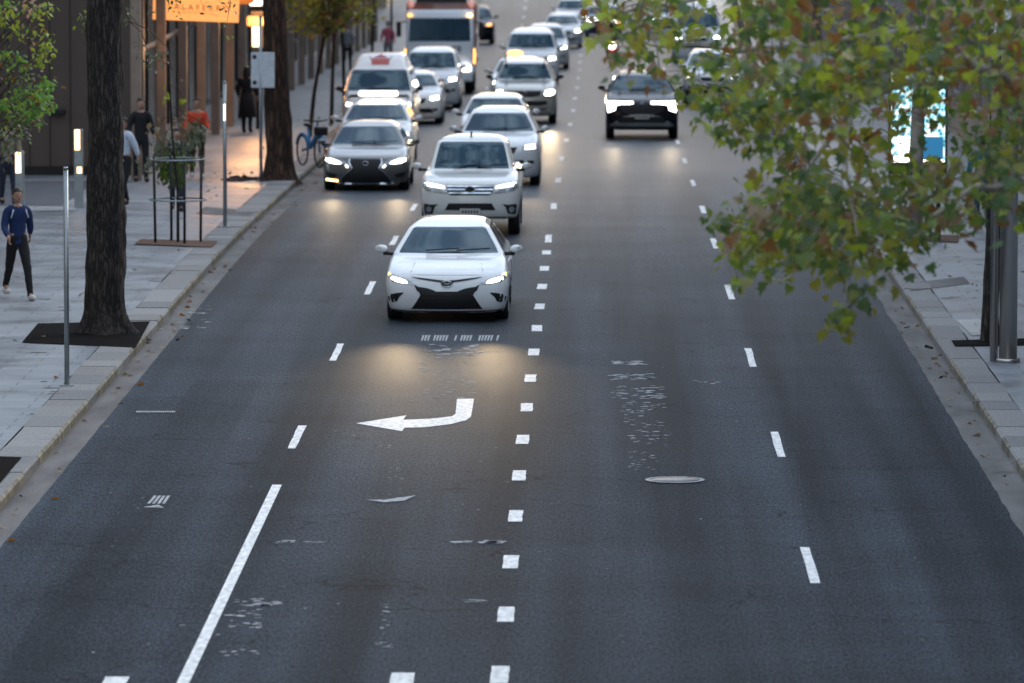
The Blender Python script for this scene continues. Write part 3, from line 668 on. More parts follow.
bm = bm_new(); trunk_mesh(bm, [(0,0,-.1),(.0,0,.4),(.0,0,1.6),(.05,0,3.0),(.3,0,4.2),(.5,0,6.0)], [.15,.13,.125,.12,.10,.08], n=20, rough=.08, flare=.3, seed=14)
obj('trunk', bm, M['bark_pale'], t)
generic_crown('crown', (.5,.2,6.6), (2.6,2.6,2.0), 150, 24, .17, ['green','deep','olive','rust','tan'], [4,3,4,1.3,.6], 'plane', 42, t, (.4,0,5.0))
g = G(938, 241, KERB)
cy = cyl('tree_stake', (0,0,-.05), (0,0,1.5), .045, M['blackmetal'], n=8); cy.location = ground(g.x, g.y, KERB); tag(cy, 'short dark stake in mulch beside the pale trunk on right', 'stake')
X, Y = XY(731, 215)
t = thing('street_tree', 'distant pale plane tree trunk right of the high white delivery van', 'tree', ground(X, Y, 0 if X < 4.98 else KERB), group='street trees')
t.location.x = 5.9
bm = bm_new(); trunk_mesh(bm, [(0,0,-.1),(-.3,0,1.0),(-.9,0,3.0),(-1.4,0,5.0)], [.2,.17,.15,.12], n=14, rough=.1, flare=.2, seed=17); obj('trunk', bm, M['bark_pale'], t)
generic_crown('crown', (-1.2,0,6.2), (2.6,2.6,2.4), 120, 22, .18, ['green','olive','yellow','rust'], [4,4,1,1], 'plane', 43, t, (-1.4,0,4.6))

# the big plane tree whose crown hangs over the road, close to the camera
TX, TY = 7.0, 50.0
t = thing('plane_tree', 'large close plane tree with green and rusty leaves hanging over the right lanes', 'tree', ground(TX, TY, KERB))
O = Vector((TX, TY, KERB)); bm = bm_new()
trunk_mesh(bm, [(0,0,-.1),(0,0,1.0),(-.1,0,2.6),(-.2,0,4.2),(-.2,0,6.0),(-.1,0,8.5)], [.3,.25,.23,.21,.17,.1], n=20, rough=.06, flare=.4, seed=8)
limbs = []
def limb(pts, r0, r1):
    n = len(pts); P_ = [Vector(p) for p in pts]; out_ = []
    for i in range(n-1):
        for k in range(6): out_.append(P_[i].lerp(P_[i+1], k/6) + Vector((noise.noise(P_[i]*3+Vector((k,0,0))), noise.noise(P_[i]*3+Vector((0,k,0))), noise.noise(P_[i]*3+Vector((0,0,k)))))*.05)
    out_.append(P_[-1]); m = len(out_); bm_tube(bm, out_, [r0+(r1-r0)*i/(m-1) for i in range(m)], n=7, cap=False); limbs.extend(out_)
A = lambda px, py, zc: at(px, py, zc)-O
limb([(-.15,0,3.4), A(1080,110,49), A(960,58,48.5), A(850,105,48), A(770,230,47.5)], .07, .010)
limb([(-.2,0,4.0), A(1060,60,50), A(920,30,50), A(780,50,50.5), A(650,45,51)], .06, .010)
limb([(-.2,0,4.6), A(1040,-10,51), A(880,-20,52), A(720,-10,53), A(620,15,53)], .08, .012)
limb([(-.15,0,3.6), A(1060,190,48), A(980,185,47), A(905,235,46.5)], .06, .01)
limb([A(850,105,48), A(846,165,47.6), A(858,230,47.2), A(845,300,47)], .02, .005)
limb([A(850,130,48), A(800,120,48.4), A(735,110,48.8)], .03, .006)
limb([A(880,-20,52), A(860,60,53.5), A(830,100,54)], .03, .006)
obj('trunk', bm, M['bark_pale'], t, True)
regions = [  # polygon, number of leaf clusters, sigma
 ([(640,-60),(1090,-60),(1090,110),(950,100),(850,115),(770,100),(700,72),(650,66),(625,40)], 205),
 ([(740,80),(885,90),(885,160),(880,232),(850,235),(815,215),(790,150),(750,125)], 38),
 ([(952,95),(1090,95),(1090,200),(1000,196),(948,225),(900,218),(885,172),(948,160)], 66),
 ([(735,205),(800,190),(850,200),(860,240),(830,262),(760,262),(735,250)], 44),
 ([(820,60),(960,60),(960,92),(890,95),(820,90)], 14),
 ([(850,165),(900,168),(930,230),(900,250),(862,245)], 13),
 ([(690,40),(770,60),(775,125),(735,128),(700,95)], 20),
 ([(895,85),(945,85),(945,160),(895,160)], 5),
 ([(600,0),(640,0),(665,70),(630,62),(600,20)], 10),
]
def inpoly(x, y, P_):
    c = False; j = len(P_)-1
    for i in range(len(P_)):
        if (P_[i][1] > y) != (P_[j][1] > y) and x < (P_[j][0]-P_[i][0])*(y-P_[i][1])/(P_[j][1]-P_[i][1])+P_[i][0]: c = not c
        j = i
    return c
rnd = random.Random(77); VS, FS, MI = [], [], []; tw = bm_new(); cl = []
for P_, n in regions:
    xs = [p[0] for p in P_]; ys = [p[1] for p in P_]; k = 0
    while k < n:
        a, b = rnd.uniform(min(xs), max(xs)), rnd.uniform(min(ys), max(ys))
        if inpoly(a, b, P_) and not (880 < a < 953 and 74 < b < 172 and rnd.random() < .93) and not (650 < a < 745 and 0 < b < 100 and rnd.random() < .5): cl.append((a, b, rnd.uniform(44.5, 55), 13, .13)); k += 1
for (a, b, n, sp) in ((722,222,5,.07),(716,219,4,.05),(735,236,8,.08),(742,262,7,.08),(736,282,5,.05),(770,270,6,.08),(730,248,3,.03),(758,268,4,.05),(800,255,7,.1),(846,262,6,.07),(836,270,5,.06),(838,268,4,.04),(866,278,6,.07),(862,286,4,.05),
                      (852,306,7,.08),(842,316,7,.07),(828,324,6,.07),(858,300,6,.06),(845,312,4,.06),(724,130,3,.03),(732,136,2,.02),(716,90,6,.08),(705,102,5,.06),(610,14,4,.06),(640,52,6,.08),(626,60,5,.06),(660,72,7,.09),(612,50,2,.05),(690,60,8,.1),(676,84,4,.06),
                      (752,150,5,.06),(742,142,4,.05),(764,160,5,.06),(760,118,8,.1),(940,226,6,.08),(920,244,5,.07),(958,222,6,.08),(975,216,5,.07),(1010,208,6,.08),(1018,222,3,.04),(890,246,6,.08),(905,262,3,.05),(1016,180,6,.1),(870,262,4,.05),(785,200,9,.1),(810,180,10,.12),(820,205,10,.12)):
    cl.append((a, b, rnd.uniform(46.5, 49), n, sp))
for _ in range(170):                      # the rest of the crown, above and to the right of the frame
    u = Vector((rnd.gauss(0,1), rnd.gauss(0,1), rnd.gauss(0,1))).normalized()*rnd.random()**.4
    cl.append((None, Vector((-.3+u.x*3.6, u.y*3.6, 7.6+u.z*2.0)), 0, 14, .3))
kinds = ['green','deep','olive','lime','rust','tan']; wts = [3.8,3.8,4.2,1.3,.8,.5]
def _pt(c_): return c_[1] if c_[0] is None else A(c_[0], c_[1], c_[2])
_l0 = list(limbs); cl.sort(key=lambda c_: min((q-_pt(c_)).length_squared for q in _l0))
for (a, b, zc, n, sp) in cl:
    p = b if a is None else A(a, b, zc)
    base = min(limbs, key=lambda q: (q-p).length_squared); dd = (base-p).length
    mid = (p+base)/2+Vector((rnd.gauss(0,.05*dd), rnd.gauss(0,.05*dd), rnd.uniform(0,.12*dd)))
    bm_tube(tw, [base, mid, p], [.007,.0045,.002], n=3, cap=False); limbs.append(p)
    nz_ = noise.noise(p*1.1); w2 = list(wts)
    if nz_ > .15: w2[4] *= 7; w2[5] *= 5
    if nz_ < -.15: w2[3] *= 3; w2[0] *= 1.6
    tone = rnd.choices(range(6), w2)[0]
    for _ in range(n):
        mi = tone if rnd.random() < .62 else rnd.choices(range(6), wts)[0]
        add_leaf(VS, FS, MI, p+Vector((rnd.gauss(0,sp), rnd.gauss(0,sp*1.2), rnd.gauss(0,sp))), rnd.uniform(.06,.15), 'plane', mi, rnd, droop=.9)
i0 = len(VS); tw.verts.index_update(); VS += [v.co.copy() for v in tw.verts]
for f in tw.faces: FS.append(tuple(v.index+i0 for v in f.verts)); MI.append(6)
tw.free(); leaf_obj('crown', VS, FS, MI, [LEAF[k] for k in kinds]+[M['twig']], t)

VS, FS, MI = [], [], []; rnd = random.Random(55)
for _ in range(520):
    q = rnd.random(); Yl = rnd.uniform(48, 190)
    if q < .35: Xl, hh = rnd.uniform(-6.5, -6.05), .004
    elif q < .6: Xl, hh = rnd.uniform(4.6, 4.95), .004
    elif q < .8: Xl, hh = rnd.uniform(-8.6, -7.1), KERB+.012
    else: Xl, hh = rnd.uniform(5.5, 7.5), KERB+.012
    add_leaf(VS, FS, MI, Vector((Xl+gx(Yl), Yl, gz(Yl)+hh)), rnd.uniform(.05,.13), 'plane', rnd.choice((0,0,1,2)), rnd, droop=0.0)
ll = leaf_obj('leaf_litter', VS, FS, MI, [LEAF['rust'], LEAF['tan'], M['mulch']], None); tag(ll, 'brown fallen leaves scattered along both kerbs and footpaths', 'leaf litter', kind='stuff')

# ------------------------------------------------------------------ street furniture
def pole(px, py, h, r, label, cat='pole', name='sign_pole', m='galv', cap=False):
    g = G(px, py, KERB); t = thing(name, label, cat, ground(g.x, g.y, KERB)); cyl('post', (0,0,-.05), (0,0,h), r, M[m], t)
    box('base_plate', (0,0,.012), (r*5, r*5, .018), M[m], t)
    bm = bm_new(); bm_cyl(bm, (0,0,h), (0,0,h+.03), r*1.25, r*.8); obj('cap', bm, M['blackmetal'] if cap else M[m], t)
    return t
t = pole(67, 386, 2.88, .034, 'bare grey steel post nearest the camera on left footpath')
t = pole(225, 227, 2.70, .036, 'bare grey post with small lit glint right of the guarded sapling'); box('painted_glint', (0,-.045,2.15), (.03,.02,.3), M['white_glow'], t)  # small glowing box put in for a glint on the post
t = pole(261, 181, 3.6, .036, 'grey post carrying a white two-part plate before the reddish trunk', name='sign_post')
bm = bm_new(); bm_box(bm, (-.115,-.02,2.43), (.19,.03,.78), bev=.012); bm_box(bm, (.165,-.02,2.43), (.29,.03,.78), bev=.012); obj('sign_plate', bm, M['signback'], t)
for x_, z_ in ((-.13,2.72),(-.13,2.16)): cyl('bolt', (x_,-.035,z_), (x_,-.05,z_), .045, M['blackmetal'], t, n=12)
g = G(1008, 362, KERB); t = thing('steel_pole', 'thick brushed steel pole with a thinner pipe on right footpath', 'pole', ground(g.x, g.y, KERB))
cyl('post', (0,0,-.05), (0,0,8), .125, M['steel'], t, n=28); cyl('pipe', (-.19,.12,-.05), (-.19,.12,7.5), .055, M['steel'], t); cyl('collar', (0,0,0), (0,0,.05), .165, M['steel'], t, n=28)
# light bollards
for (px, py, h, lab, two) in ((79,208,1.62,'tall bollard light with two lit slots left of the thick trunk',True),(20,213,1.25,'bollard light glowing under the bright green young tree',False)):
    g = G(px, py, KERB); t = thing('bollard_light', lab, 'bollard light', ground(g.x, g.y, KERB), group='bollard lights on left forecourt')
    box('post', (0,0,h/2-.05), (.17,.17,h), M['galv'], t, bev=.01)
    box('lamp_panel', (-.02,-.088,h-.26), (.10,.014,.40), M['lampglow'], t)
    if two: box('lamp_panel', (0.02,-.088,h-.86), (.09,.014,.12), M['lampglow'], t)
g = G(0, 0)
# lit advertising panel on the right footpath
X, Y = XY(917, 131); t = thing('advertising_panel', 'bright blue and white lit advertising panel behind leaves on right', 'advertising panel', ground(X, Y, KERB))
box('frame', (0,.12,1.35), (1.28,.2,2.35), M['blackmetal'], t, bev=.02); box('foot', (0,.12,.08), (1.0,.16,.2), M['galv'], t)
AD = plate_pattern('advert_pattern', ((.02,.10,.16),(.25,.65,.75),(.9,1.0,.95)), 9)
box('screen', (0,.008,1.42), (1.16,.02,1.95), AD, t)
bm = bm_new()
for k, w_ in enumerate((.42,.48,.40,.45,.3)): bm_box(bm, (-.28+w_*0, -.008, .98-k*.085), (w_, .012, .04))
obj('text_lines', bm, M['white_glow'], t)
bm = bm_new(); bm_box(bm, (.3,-.008,.75), (.5,.012,.5)); obj('blue_block', bm, mat('advert_blue', (.02,.10,.25), .3, emis=(.02,.13,.24), es=.5), t)
bm = bm_new(); bm_box(bm, (0,-.006,.51), (1.1,.014,.13)); obj('footer', bm, M['white_glow'], t)

# ------------------------------------------------------------------ buildings
# shop building: cladded wall facing the camera, colonnade along the street
pz = G(60, 178, KERB); WY = pz.y + 1.5
b = thing('shop_building', 'dark brown clad building with stone colonnade on left', 'building', ground(-10.05, WY, KERB))
bz = 0
def bpos(xw, yw, z): return (xw+10.05, yw-WY, z + gz(yw)-gz(WY))
box('clad_wall', bpos(-20.2, WY+.3, 5.5), (20.3,.6,13), M['cladding'], b)
bm = bm_new()
for k in range(44): bm_box(bm, bpos(-10.3-k*.46, WY-.004, 5.6), (.018,.02,11.2))
bm_box(bm, bpos(-20.2, WY-.03, .09), (20.0,.06,.22)); obj('panel_seams', bm, M['seam'], b)
box('wall_fitting', bpos(*XY(57, WY/math.cos(TH)-.5)[:1], WY-.12, 1.42), (.34,.2,.12), M['blackmetal'], b, bev=.02)
bm = bm_new()
cols = []
for px in (147.5,172,193,211,225,239,251):
    zc = 6000*9.75/(593-px); cols.append(zc)
for k in range(7, 22): cols.append(cols[6]+(k-6)*7.0)
for i, zc in enumerate(cols):
    yw = zc
    bm2 = bm_new(); bm_box(bm2, bpos(-10.0, yw, 4.5), (.22,.32,11), bev=.02); obj('column', bm2, M['fin'], b)
obj('soffit', (lambda q: (bm_box(q, bpos(-10.9, 205, 10.2), (2.4,150,.5)), q)[1])(bm_new()), M['concrete'], b)
# glazing behind the colonnade
bm = bm_new(); bm_box(bm, bpos(-11.9, 208, 4.2), (.1,144,14)); obj('shop_glazing', bm, M['darkglass'], b)
bm = bm_new(); 
for k in range(36): bm_box(bm, bpos(-11.82, WY+1+k*4.0, 4.2), (.08,.09,13))
for z_ in (.4, 3.0, 6.0): bm_box(bm, bpos(-11.80, 208, z_), (.06,143,.1))
obj('window_mullions', bm, M['blackmetal'], b)
# slanted rail seen between the first columns
bm = bm_new(); p0 = at(99, 72, 137); p1 = at(181, 30, 147)
bm_tube(bm, [p0-Vector((-10.05,WY,gz(WY)+KERB)), p1-Vector((-10.05,WY,gz(WY)+KERB))], .06, n=6); obj('handrail', bm, M['fin'], b)
box('roof_mass', bpos(-20.2, 205, 13.5), (20.0,150,7), M['cladding'], b)

# sign board
p = at(196, 8, 140); sg = thing('shop_sign', 'glowing orange shop sign reading SALAFERRO above left footpath', 'sign', (p.x, p.y, p.z))
k_ = 140/6000
box('board', (0,0,0), (86*k_,.14,26*k_), M['signlit'], sg, bev=.01)
fc = bpy.data.curves.new('lettering', 'FONT'); fc.body = 'SALAFERRO'; fc.size = 6.2*k_*1.35; fc.align_x = 'CENTER'; fc.align_y = 'CENTER'; fc.extrude = .006; fc.space_character = 1.55
fo = bpy.data.objects.new('lettering', fc); C.objects.link(fo); fo.parent = sg; fo.location = (3*k_, -.078, .2*k_); fo.rotation_euler = (R(90),0,0); fc.materials.append(M['signdark'])
bm = bm_new(); bm_tube(bm, [(-.35,-.076,-.12),(0,-.076,-.10),(.35,-.076,-.12),(.55,-.076,-.17)], .006, n=4); obj('flourish', bm, M['signdark'], sg)
sg.rotation_euler = (0, R(2.2), 0)
for x_ in (-.7,.7): cyl('hanger', (x_,.0,.3), (x_,0,1.2), .025, M['blackmetal'], sg)
p = at(215, -6, 141.5); aw = thing('awning', 'orange lit awning edge just above the orange shop sign', 'awning', (p.x, p.y, p.z)); 
bm = bm_new(); v = [(-1.6,-.4,-.02),(.75,-.4,-.05),(.62,-.4,-.2),(.48,-.4,-.26),(.3,-.4,-.05),(-1.6,-.4,-.05)]
bm_box(bm, (-.4,0,.14), (2.7,1.0,.26), bev=.02); bm_box(bm, (.68,-.1,-.06), (.5,.7,.34), bev=.1); obj('canopy', bm, M['orange'], aw)
# wall lantern
p = at(257, 30, 163); k_ = 163/6000; ln = thing('wall_lantern', 'orange capped wall lantern glowing above the white plate', 'lantern', (p.x, p.y, p.z))
bm = bm_new(); bm_box(bm, (0,0,9*k_), (20*k_,.4,10*k_), bev=.05); obj('cap', bm, M['copper'], ln)
box('lamp_glass', (0,0,-6*k_), (9*k_,.22,21*k_), M['lampglow'], ln, bev=.02); box('backplate', (0,.25,0), (.34,.06,1.0), M['cladding'], ln)
cyl('bracket_pole', (0,.2,-.6), (0,.2,-3.9+0), .05, M['blackmetal'], ln)
p = at(256, 1, 168); k_ = 168/6000; l2 = thing('hanging_lamp', 'small white rectangular lamp above the orange capped lantern', 'lamp', (p.x, p.y, p.z)); box('lamp_glass', (0,0,0), (12*k_,.2,9*k_), M['white_glow'], l2, bev=.02)
box('housing', (0,0,-.26), (15*k_,.24,.26), M['blackmetal'], l2); cyl('rod', (0,0,.1), (0,0,3), .02, M['blackmetal'], l2)
# warm light from the lantern and the shop entrance
def lamp(kind, loc, e, col, size=.3, name='lantern_light', parent=None, spot=None, aim=None):
    l = bpy.data.lights.new(name, kind); l.energy = e; l.color = col
    if kind == 'SPOT': l.spot_size = R(spot); l.spot_blend = 1.0; l.shadow_soft_size = size
    elif kind == 'POINT': l.shadow_soft_size = size
    elif kind == 'AREA': l.size = size
    o = bpy.data.objects.new(name, l); C.objects.link(o); o.location = loc
    if aim is not None: o.rotation_euler = (Vector(aim)).to_track_quat('-Z', 'Y').to_euler()
    if parent: o.parent = parent
    return o
lamp('POINT', (-9.0, 162, gz(162)+3.2), 100, (1,.48,.18)); lamp('POINT', (-8.7, 149, gz(149)+2.6), 65, (1,.46,.16)); lamp('POINT', (-8.9, 138, gz(138)+2.9), 18, (1,.5,.22))
# other buildings lining the street
def building(name, label, x0, x1, y0, y1, h, m, win, side, storey=3.6, bay=3.2, ww=1.7, wh=2.0):
    yc_ = (y0+y1)/2; zb = min(gz(y0), gz(y1)); t = thing(name, label, 'building', (x0 if side < 0 else x1, yc_, zb))
    X0 = t.location.x
    box('wall', ((x0+x1)/2-X0, 0, h/2), (x1-x0, y1-y0, h), m, t)
    fx = (x1 if side < 0 else x0)-X0; sgn = 1 if side < 0 else -1; cnt = 0
    z = 1.8+storey*.0
    ny = int((y1-y0)/bay)
    proto = None
    for r_ in range(int((h-1)/storey)):
        for c in range(ny):
            if cnt > 95: break
            yy = -(y1-y0)/2+bay*(c+.5); zz = 1.5+storey*(r_+.35)
            if proto is None:
                bm = bm_new(); bm_box(bm, (0,0,0), (.10,ww,wh)); f = obj('window', bm, M[win], t)
                bm = bm_new()
                for a, s_ in (((0,0,wh/2+.05),(.18,ww+.2,.1)),((0,0,-wh/2-.05),(.26,ww+.3,.1)),((0,ww/2+.04,0),(.16,.08,wh)),((0,-ww/2-.04,0),(.16,.08,wh)),((.02,0,0),(.12,.05,wh))): bm_box(bm, a, s_)
                q = obj('frame', bm, M['concrete'], f); proto = (f, q); f.location = (fx, yy, zz)
            else:
                f = proto[0].copy(); C.objects.link(f); f.parent = t; f.location = (fx, yy, zz); q = proto[1].copy(); C.objects.link(q); q.parent = f
            cnt += 1
    box('cornice', (fx-.1*sgn, 0, h-.3), (.5, y1-y0, .5), M['concrete'], t)
    return t
building('office_building', 'brown stone building along left footpath past the colonnade', -30, -12.4, 284, 330, 20, M['brownstone'], 'darkglass', -1)
building('office_building', 'sandstone building along right footpath behind the leaves', 9.6, 28, 120, 185, 20, M['sandstone'], 'darkglass', 1)
building('office_building', 'pale concrete building farther along right footpath', 9.9, 28, 187, 260, 24, M['concrete'], 'darkglass', 1)
building('office_building', 'brick-coloured building farthest along right footpath', 9.6, 28, 262, 350, 18, M['brownstone'], 'darkglass', 1)
building('office_building', 'concrete building beside the camera on right', 10.5, 28, 20, 117, 14, M['concrete'], 'darkglass', 1)
building('office_building', 'sandstone building beside the camera on left', -34, -17, 30, 118, 14, M['sandstone'], 'darkglass', -1)
building('office_building', 'tall sandstone building beyond the left footpath end', -40, -11.5, 335, 430, 26, M['sandstone'], 'darkglass', -1)

# ------------------------------------------------------------------ vehicles
def chaikin(K, it=2):
    for _ in range(it):
        out_ = [K[0]]
        for a, b in zip(K, K[1:]):
            out_.append(tuple(a[i]*.75+b[i]*.25 for i in range(len(a)))); out_.append(tuple(a[i]*.25+b[i]*.75 for i in range(len(a))))
        out_.append(K[-1]); K = out_
    return K
NF, NC, NS, NR = 20, 5, 30, 8
def outline(f, w, r, rc, bow, z):
    """front-centre symmetrical closed plan outline with corner radius rc"""
    pts = []; wi = w-rc
    def fy(x): return f+bow*(x/w)**2
    for i in range(NF+1):
        x = -wi+2*wi*i/NF; pts.append((x, fy(x), 0))
    ye = fy(wi)
    for i in range(1, NC):
        a = math.pi/2*i/NC; pts.append((wi+rc*math.sin(a), ye+rc*1.2*(1-math.cos(a)), 1))
    ys = ye+rc*1.2; yr = r-rc
    for i in range(NS+1): pts.append((w, ys+(yr-ys)*i/NS, 2))
    for i in range(1, NC):
        a = math.pi/2*i/NC; pts.append((w-rc*(1-math.cos(a)), yr+rc*math.sin(a), 3))
    for i in range(NR+1): pts.append((wi-2*wi*i/NR, r, 4))
    for i in range(1, NC):
        a = math.pi/2*i/NC; pts.append((-wi-rc*math.sin(a), r-rc*(1-math.cos(a)), 3))
    for i in range(NS+1): pts.append((-w, yr+(ys-yr)*i/NS, 2))
    for i in range(1, NC):
        a = math.pi/2*i/NC; pts.append((-w+rc*(1-math.cos(a)), ys-rc*1.2*math.sin(a), 1))
    return pts
def separate(me, idx, name, m, parent, smooth=True):
    bm = bm_new(); bm.from_mesh(me)
    bmesh.ops.delete(bm, geom=[f for f in bm.faces if f.material_index not in idx], context='FACES')
    if not bm.faces: bm.free(); return None
    if len(idx) == 1:
        for f in bm.faces: f.material_index = 0
    for f in bm.faces: f.smooth = smooth
    return obj(name, bm, m, parent)
def car(name, label, cat, px, py, sp, zc=None, yaw=0.0, group='cars driving towards the camera'):
    """sp: L W H zn(nose) zb(belt) yc(cowl) zw(windscreen top) yw wr(roof half width) rear kind, paint, tyre radius..."""
    L, Wd, H = sp['L'], sp['W'], sp['H']; w = Wd/2; zn, zb, yc, zw, yw = sp['zn'], sp['zb'], sp['yc'], sp['zw'], sp['yw']; wr = sp['wr']
    cl_ = sp.get('clear', .17); box_ = sp.get('boxy', 0); bow = sp.get('bow', .16); rc = sp.get('rc', .26); gr = sp.get('rear', L-.9); gt = sp.get('reart', L-1.3)
    wg = sp.get('wg', w-.09); rl = sp.get('reardeck', L-.06)
    if zc is None: p = G(px, py)
    else: X, Y = XY(px, zc); p = Vector((X, Y, 0))
    rt = .335 if 'rt' not in sp else sp['rt']; yf = sp.get('yf', .92); yb = sp.get('yb', L-1.0)
    y0 = p.y-yf-.85 if zc is None else p.y
    slope = (gz(y0+4)-gz(y0))/4; T = thing(name, label, cat, (p.x, y0, gz(y0)), yaw+math.atan(-(gx(y0+2)-gx(y0))/2), group, rx=math.atan(slope))
    K = [(cl_,.10,w*.90,L-.2,rc,bow,0),(cl_+.03,.05,w*.94,L-.08,rc,bow,0),(cl_+.18,.0,w*.975,L-.01,rc,bow,0),((cl_+zn)/2+.06,.0,w*.995,L,rc,bow,0),
         (zn-.10,.03,w,L,rc,bow,0),(zn-.02,.06+sp.get('nose',.03),w*.985,L,rc*.95,bow*.95,0)]
    K += [(zn+.25*(zb-zn),.10+sp.get('nose',.03)+.12*(yc-.1),w*.975,L-.01,rc*.9,bow*.9,0),(zn+.70*(zb-zn),.1+.55*(yc-.1),w*.955,L-.02,rc*.8,bow*.8,0),
          (zb-.02,yc-.12,w*.93,L-.04,.18,.12,0),(zb,yc-.03,w*.915,rl,.16,.11,0),(zb+.02,yc+.03,wg+.025,gr+.02,.10,.10,.2),(zb+.05,yc+.10,wg+.01,gr,.075,.10,1),
          (zw-.03,yw-.06,wr+.045,gt+.02,.07,.08,1),(zw,yw,wr+.025,gt,.08,.08,.9),(zw+.02,yw+.08,wr-.01,gt-.04,.14,.07,0),
          (zw+.6*(H-zw),yw+.16*(gt-yw),wr-.07,gt-.10*(gt-yw),.16,.06,0),(H-.012,yw+.28*(gt-yw),wr-.18,gt-.20*(gt-yw),.2,.05,0),(H,yw+.42*(gt-yw),wr-.34,gt-.32*(gt-yw),.12,.02,0)]
    K = chaikin(K, 2); vs, fs, mi = [], [], []; n = None; kinds_ = None
    for k in K:
        o_ = outline(k[1], k[2], k[3], k[4], k[5], k[0]); n = len(o_); kinds_ = [q[2] for q in o_]
        vs += [(q[0], q[1], k[0]) for q in o_]
    sidecols = [i for i, q in enumerate(kinds_) if q == 2]
    for i in range(len(K)-1):
        gA = (K[i][6]+K[i+1][6])/2
        for k in range(n):
            k2 = (k+1) % n; fs.append((i*n+k, i*n+k2, (i+1)*n+k2, (i+1)*n+k)); m_ = 0
            if gA > .60:
                a, b = kinds_[k], kinds_[k2]
                if a == 0 and b == 0: m_ = 1
                elif a == 4 and b == 4: m_ = 3
                elif a == 2 and b == 2:
                    fr = (vs[(i+1)*n+k][1]-K[i][1])/max(.1, K[i][3]-K[i][1])
                    m_ = 2 if not (.45 < fr < .485 or .80 < fr < .85) else 4
            elif gA > .25: m_ = 4 if K[i][0] > zb+.2 or kinds_[k] in (0, 2) else 0
            if i == 0: m_ = 4
            mi.append(m_)
    fs.append(tuple(range(n))[::-1]); mi.append(4); fs.append(tuple((len(K)-1)*n+k for k in range(n))); mi.append(0)
    if sp.get('noside'): mi = [4 if (m_ == 2 and False) else m_ for m_ in mi]
    me = bpy.data.meshes.new('body_src'); me.from_pydata(vs, [], fs); me.polygons.foreach_set('material_index', mi); me.update()
    bo = bpy.data.objects.new('body_src', me); C.objects.link(bo)
    for q in range(6): me.materials.append(M['trim'])
    ar = rt+.055; cb = bm_new()
    for sx in (-1, 1):
        for yy in (yf, yb): bm_cyl(cb, (sx*(w-.30), yy, rt), (sx*(w+.2), yy, rt), ar, n=28, mi=0)
    cme = bpy.data.meshes.new('cut'); bmesh.ops.recalc_face_normals(cb, faces=cb.faces); cb.to_mesh(cme); cb.free()
    for q in range(6): cme.materials.append(M['trim'])
    cme.polygons.foreach_set('material_index', [5]*len(cme.polygons)); co = bpy.data.objects.new('cut', cme); C.objects.link(co)
    bmf = bm_new(); bmf.from_mesh(me); bmesh.ops.recalc_face_normals(bmf, faces=bmf.faces); bmf.to_mesh(me); bmf.free()
    md = bo.modifiers.new('b', 'BOOLEAN'); md.operation = 'DIFFERENCE'; md.object = co; md.solver = 'EXACT'
    dg = bpy.context.evaluated_depsgraph_get(); ev = bpy.data.meshes.new_from_object(bo.evaluated_get(dg))
    bpy.data.objects.remove(bo); bpy.data.objects.remove(co)
    pm = M['p_'+sp['paint']]
    body = separate(ev, (0, 4, 5), 'body', None, T); body.data.materials.clear()
    for m_ in (pm, pm, pm, pm, M['trim'], M['tyre']): body.data.materials.append(m_)
    separate(ev, (1,), 'windscreen', M['glass'], T); separate(ev, (3,), 'rear_window', M['glass'], T)
    sw = separate(ev, (2,), 'side_window', M['glass'], T)
    if sw:   # one mesh per side
        me2 = sw.data.copy(); s2 = bpy.data.objects.new('side_window', me2); C.objects.link(s2); s2.parent = T
        for o_, sg_ in ((sw, 1), (s2, -1)):
            b_ = bm_new(); b_.from_mesh(o_.data); bmesh.ops.delete(b_, geom=[f for f in b_.faces if f.calc_center_median().x*sg_ < 0], context='FACES'); b_.to_mesh(o_.data); b_.free()
    tb = bm_new(); tb.from_mesh(ev); bvh = BVHTree.FromBMesh(tb); tb.free()
    # wheels
    proto = None
    for sx in (-1, 1):
        for yy in (yf, yb):
            if proto is None:
                bm = bm_new(); prof = [(rt-.10,-.105),(rt-.02,-.11),(rt,-.085),(rt,.085),(rt-.02,.11),(rt-.10,.105)]; rings = []
                for (r_, x_) in prof: rings.append([bm.verts.new((x_, math.cos(2*math.pi*k/28)*r_, math.sin(2*math.pi*k/28)*r_)) for k in range(28)])
                for a, b in zip(rings, rings[1:]):
                    for k in range(28): bm.faces.new((a[k], a[(k+1)%28], b[(k+1)%28], b[k])).smooth = True
                bm.faces.new(rings[0][::-1]); bm.faces.new(rings[-1]); wh_ = obj('wheel', bm, M['tyre'], T)
                bm = bm_new()
                for k in range(5):
                    a = 2*math.pi*k/5; bm_box(bm, (.108, math.cos(a)*(rt-.11)*.5, math.sin(a)*(rt-.11)*.5), (.02, .055, rt-.10), rot=None)
                    vs_ = bm.verts[-8:]; bmesh.ops.rotate(bm, cent=(.108, math.cos(a)*(rt-.11)*.5, math.sin(a)*(rt-.11)*.5), matrix=Matrix.Rotation(a-math.pi/2, 3, 'X'), verts=vs_)
                bm_cyl(bm, (.10,0,0),(.118,0,0), .06, n=14)
                for k in range(28):
                    a0, a1 = 2*math.pi*k/28, 2*math.pi*(k+1)/28
                    q = [bm.verts.new((.112, math.cos(t_)*r_, math.sin(t_)*r_)) for t_, r_ in ((a0,rt-.10),(a1,rt-.10),(a1,rt-.125),(a0,rt-.125))]; bm.faces.new(q)
                rm = obj('rim', bm, M['rim'], wh_); proto = (wh_, rm)
            else:
                wh_ = proto[0].copy(); C.objects.link(wh_); wh_.parent = T; rm = proto[1].copy(); C.objects.link(rm); rm.parent = wh_
            wh_.location = (sx*(w-.125), yy, rt); wh_.rotation_euler = (random.random(), 0, 0 if sx > 0 else math.pi)
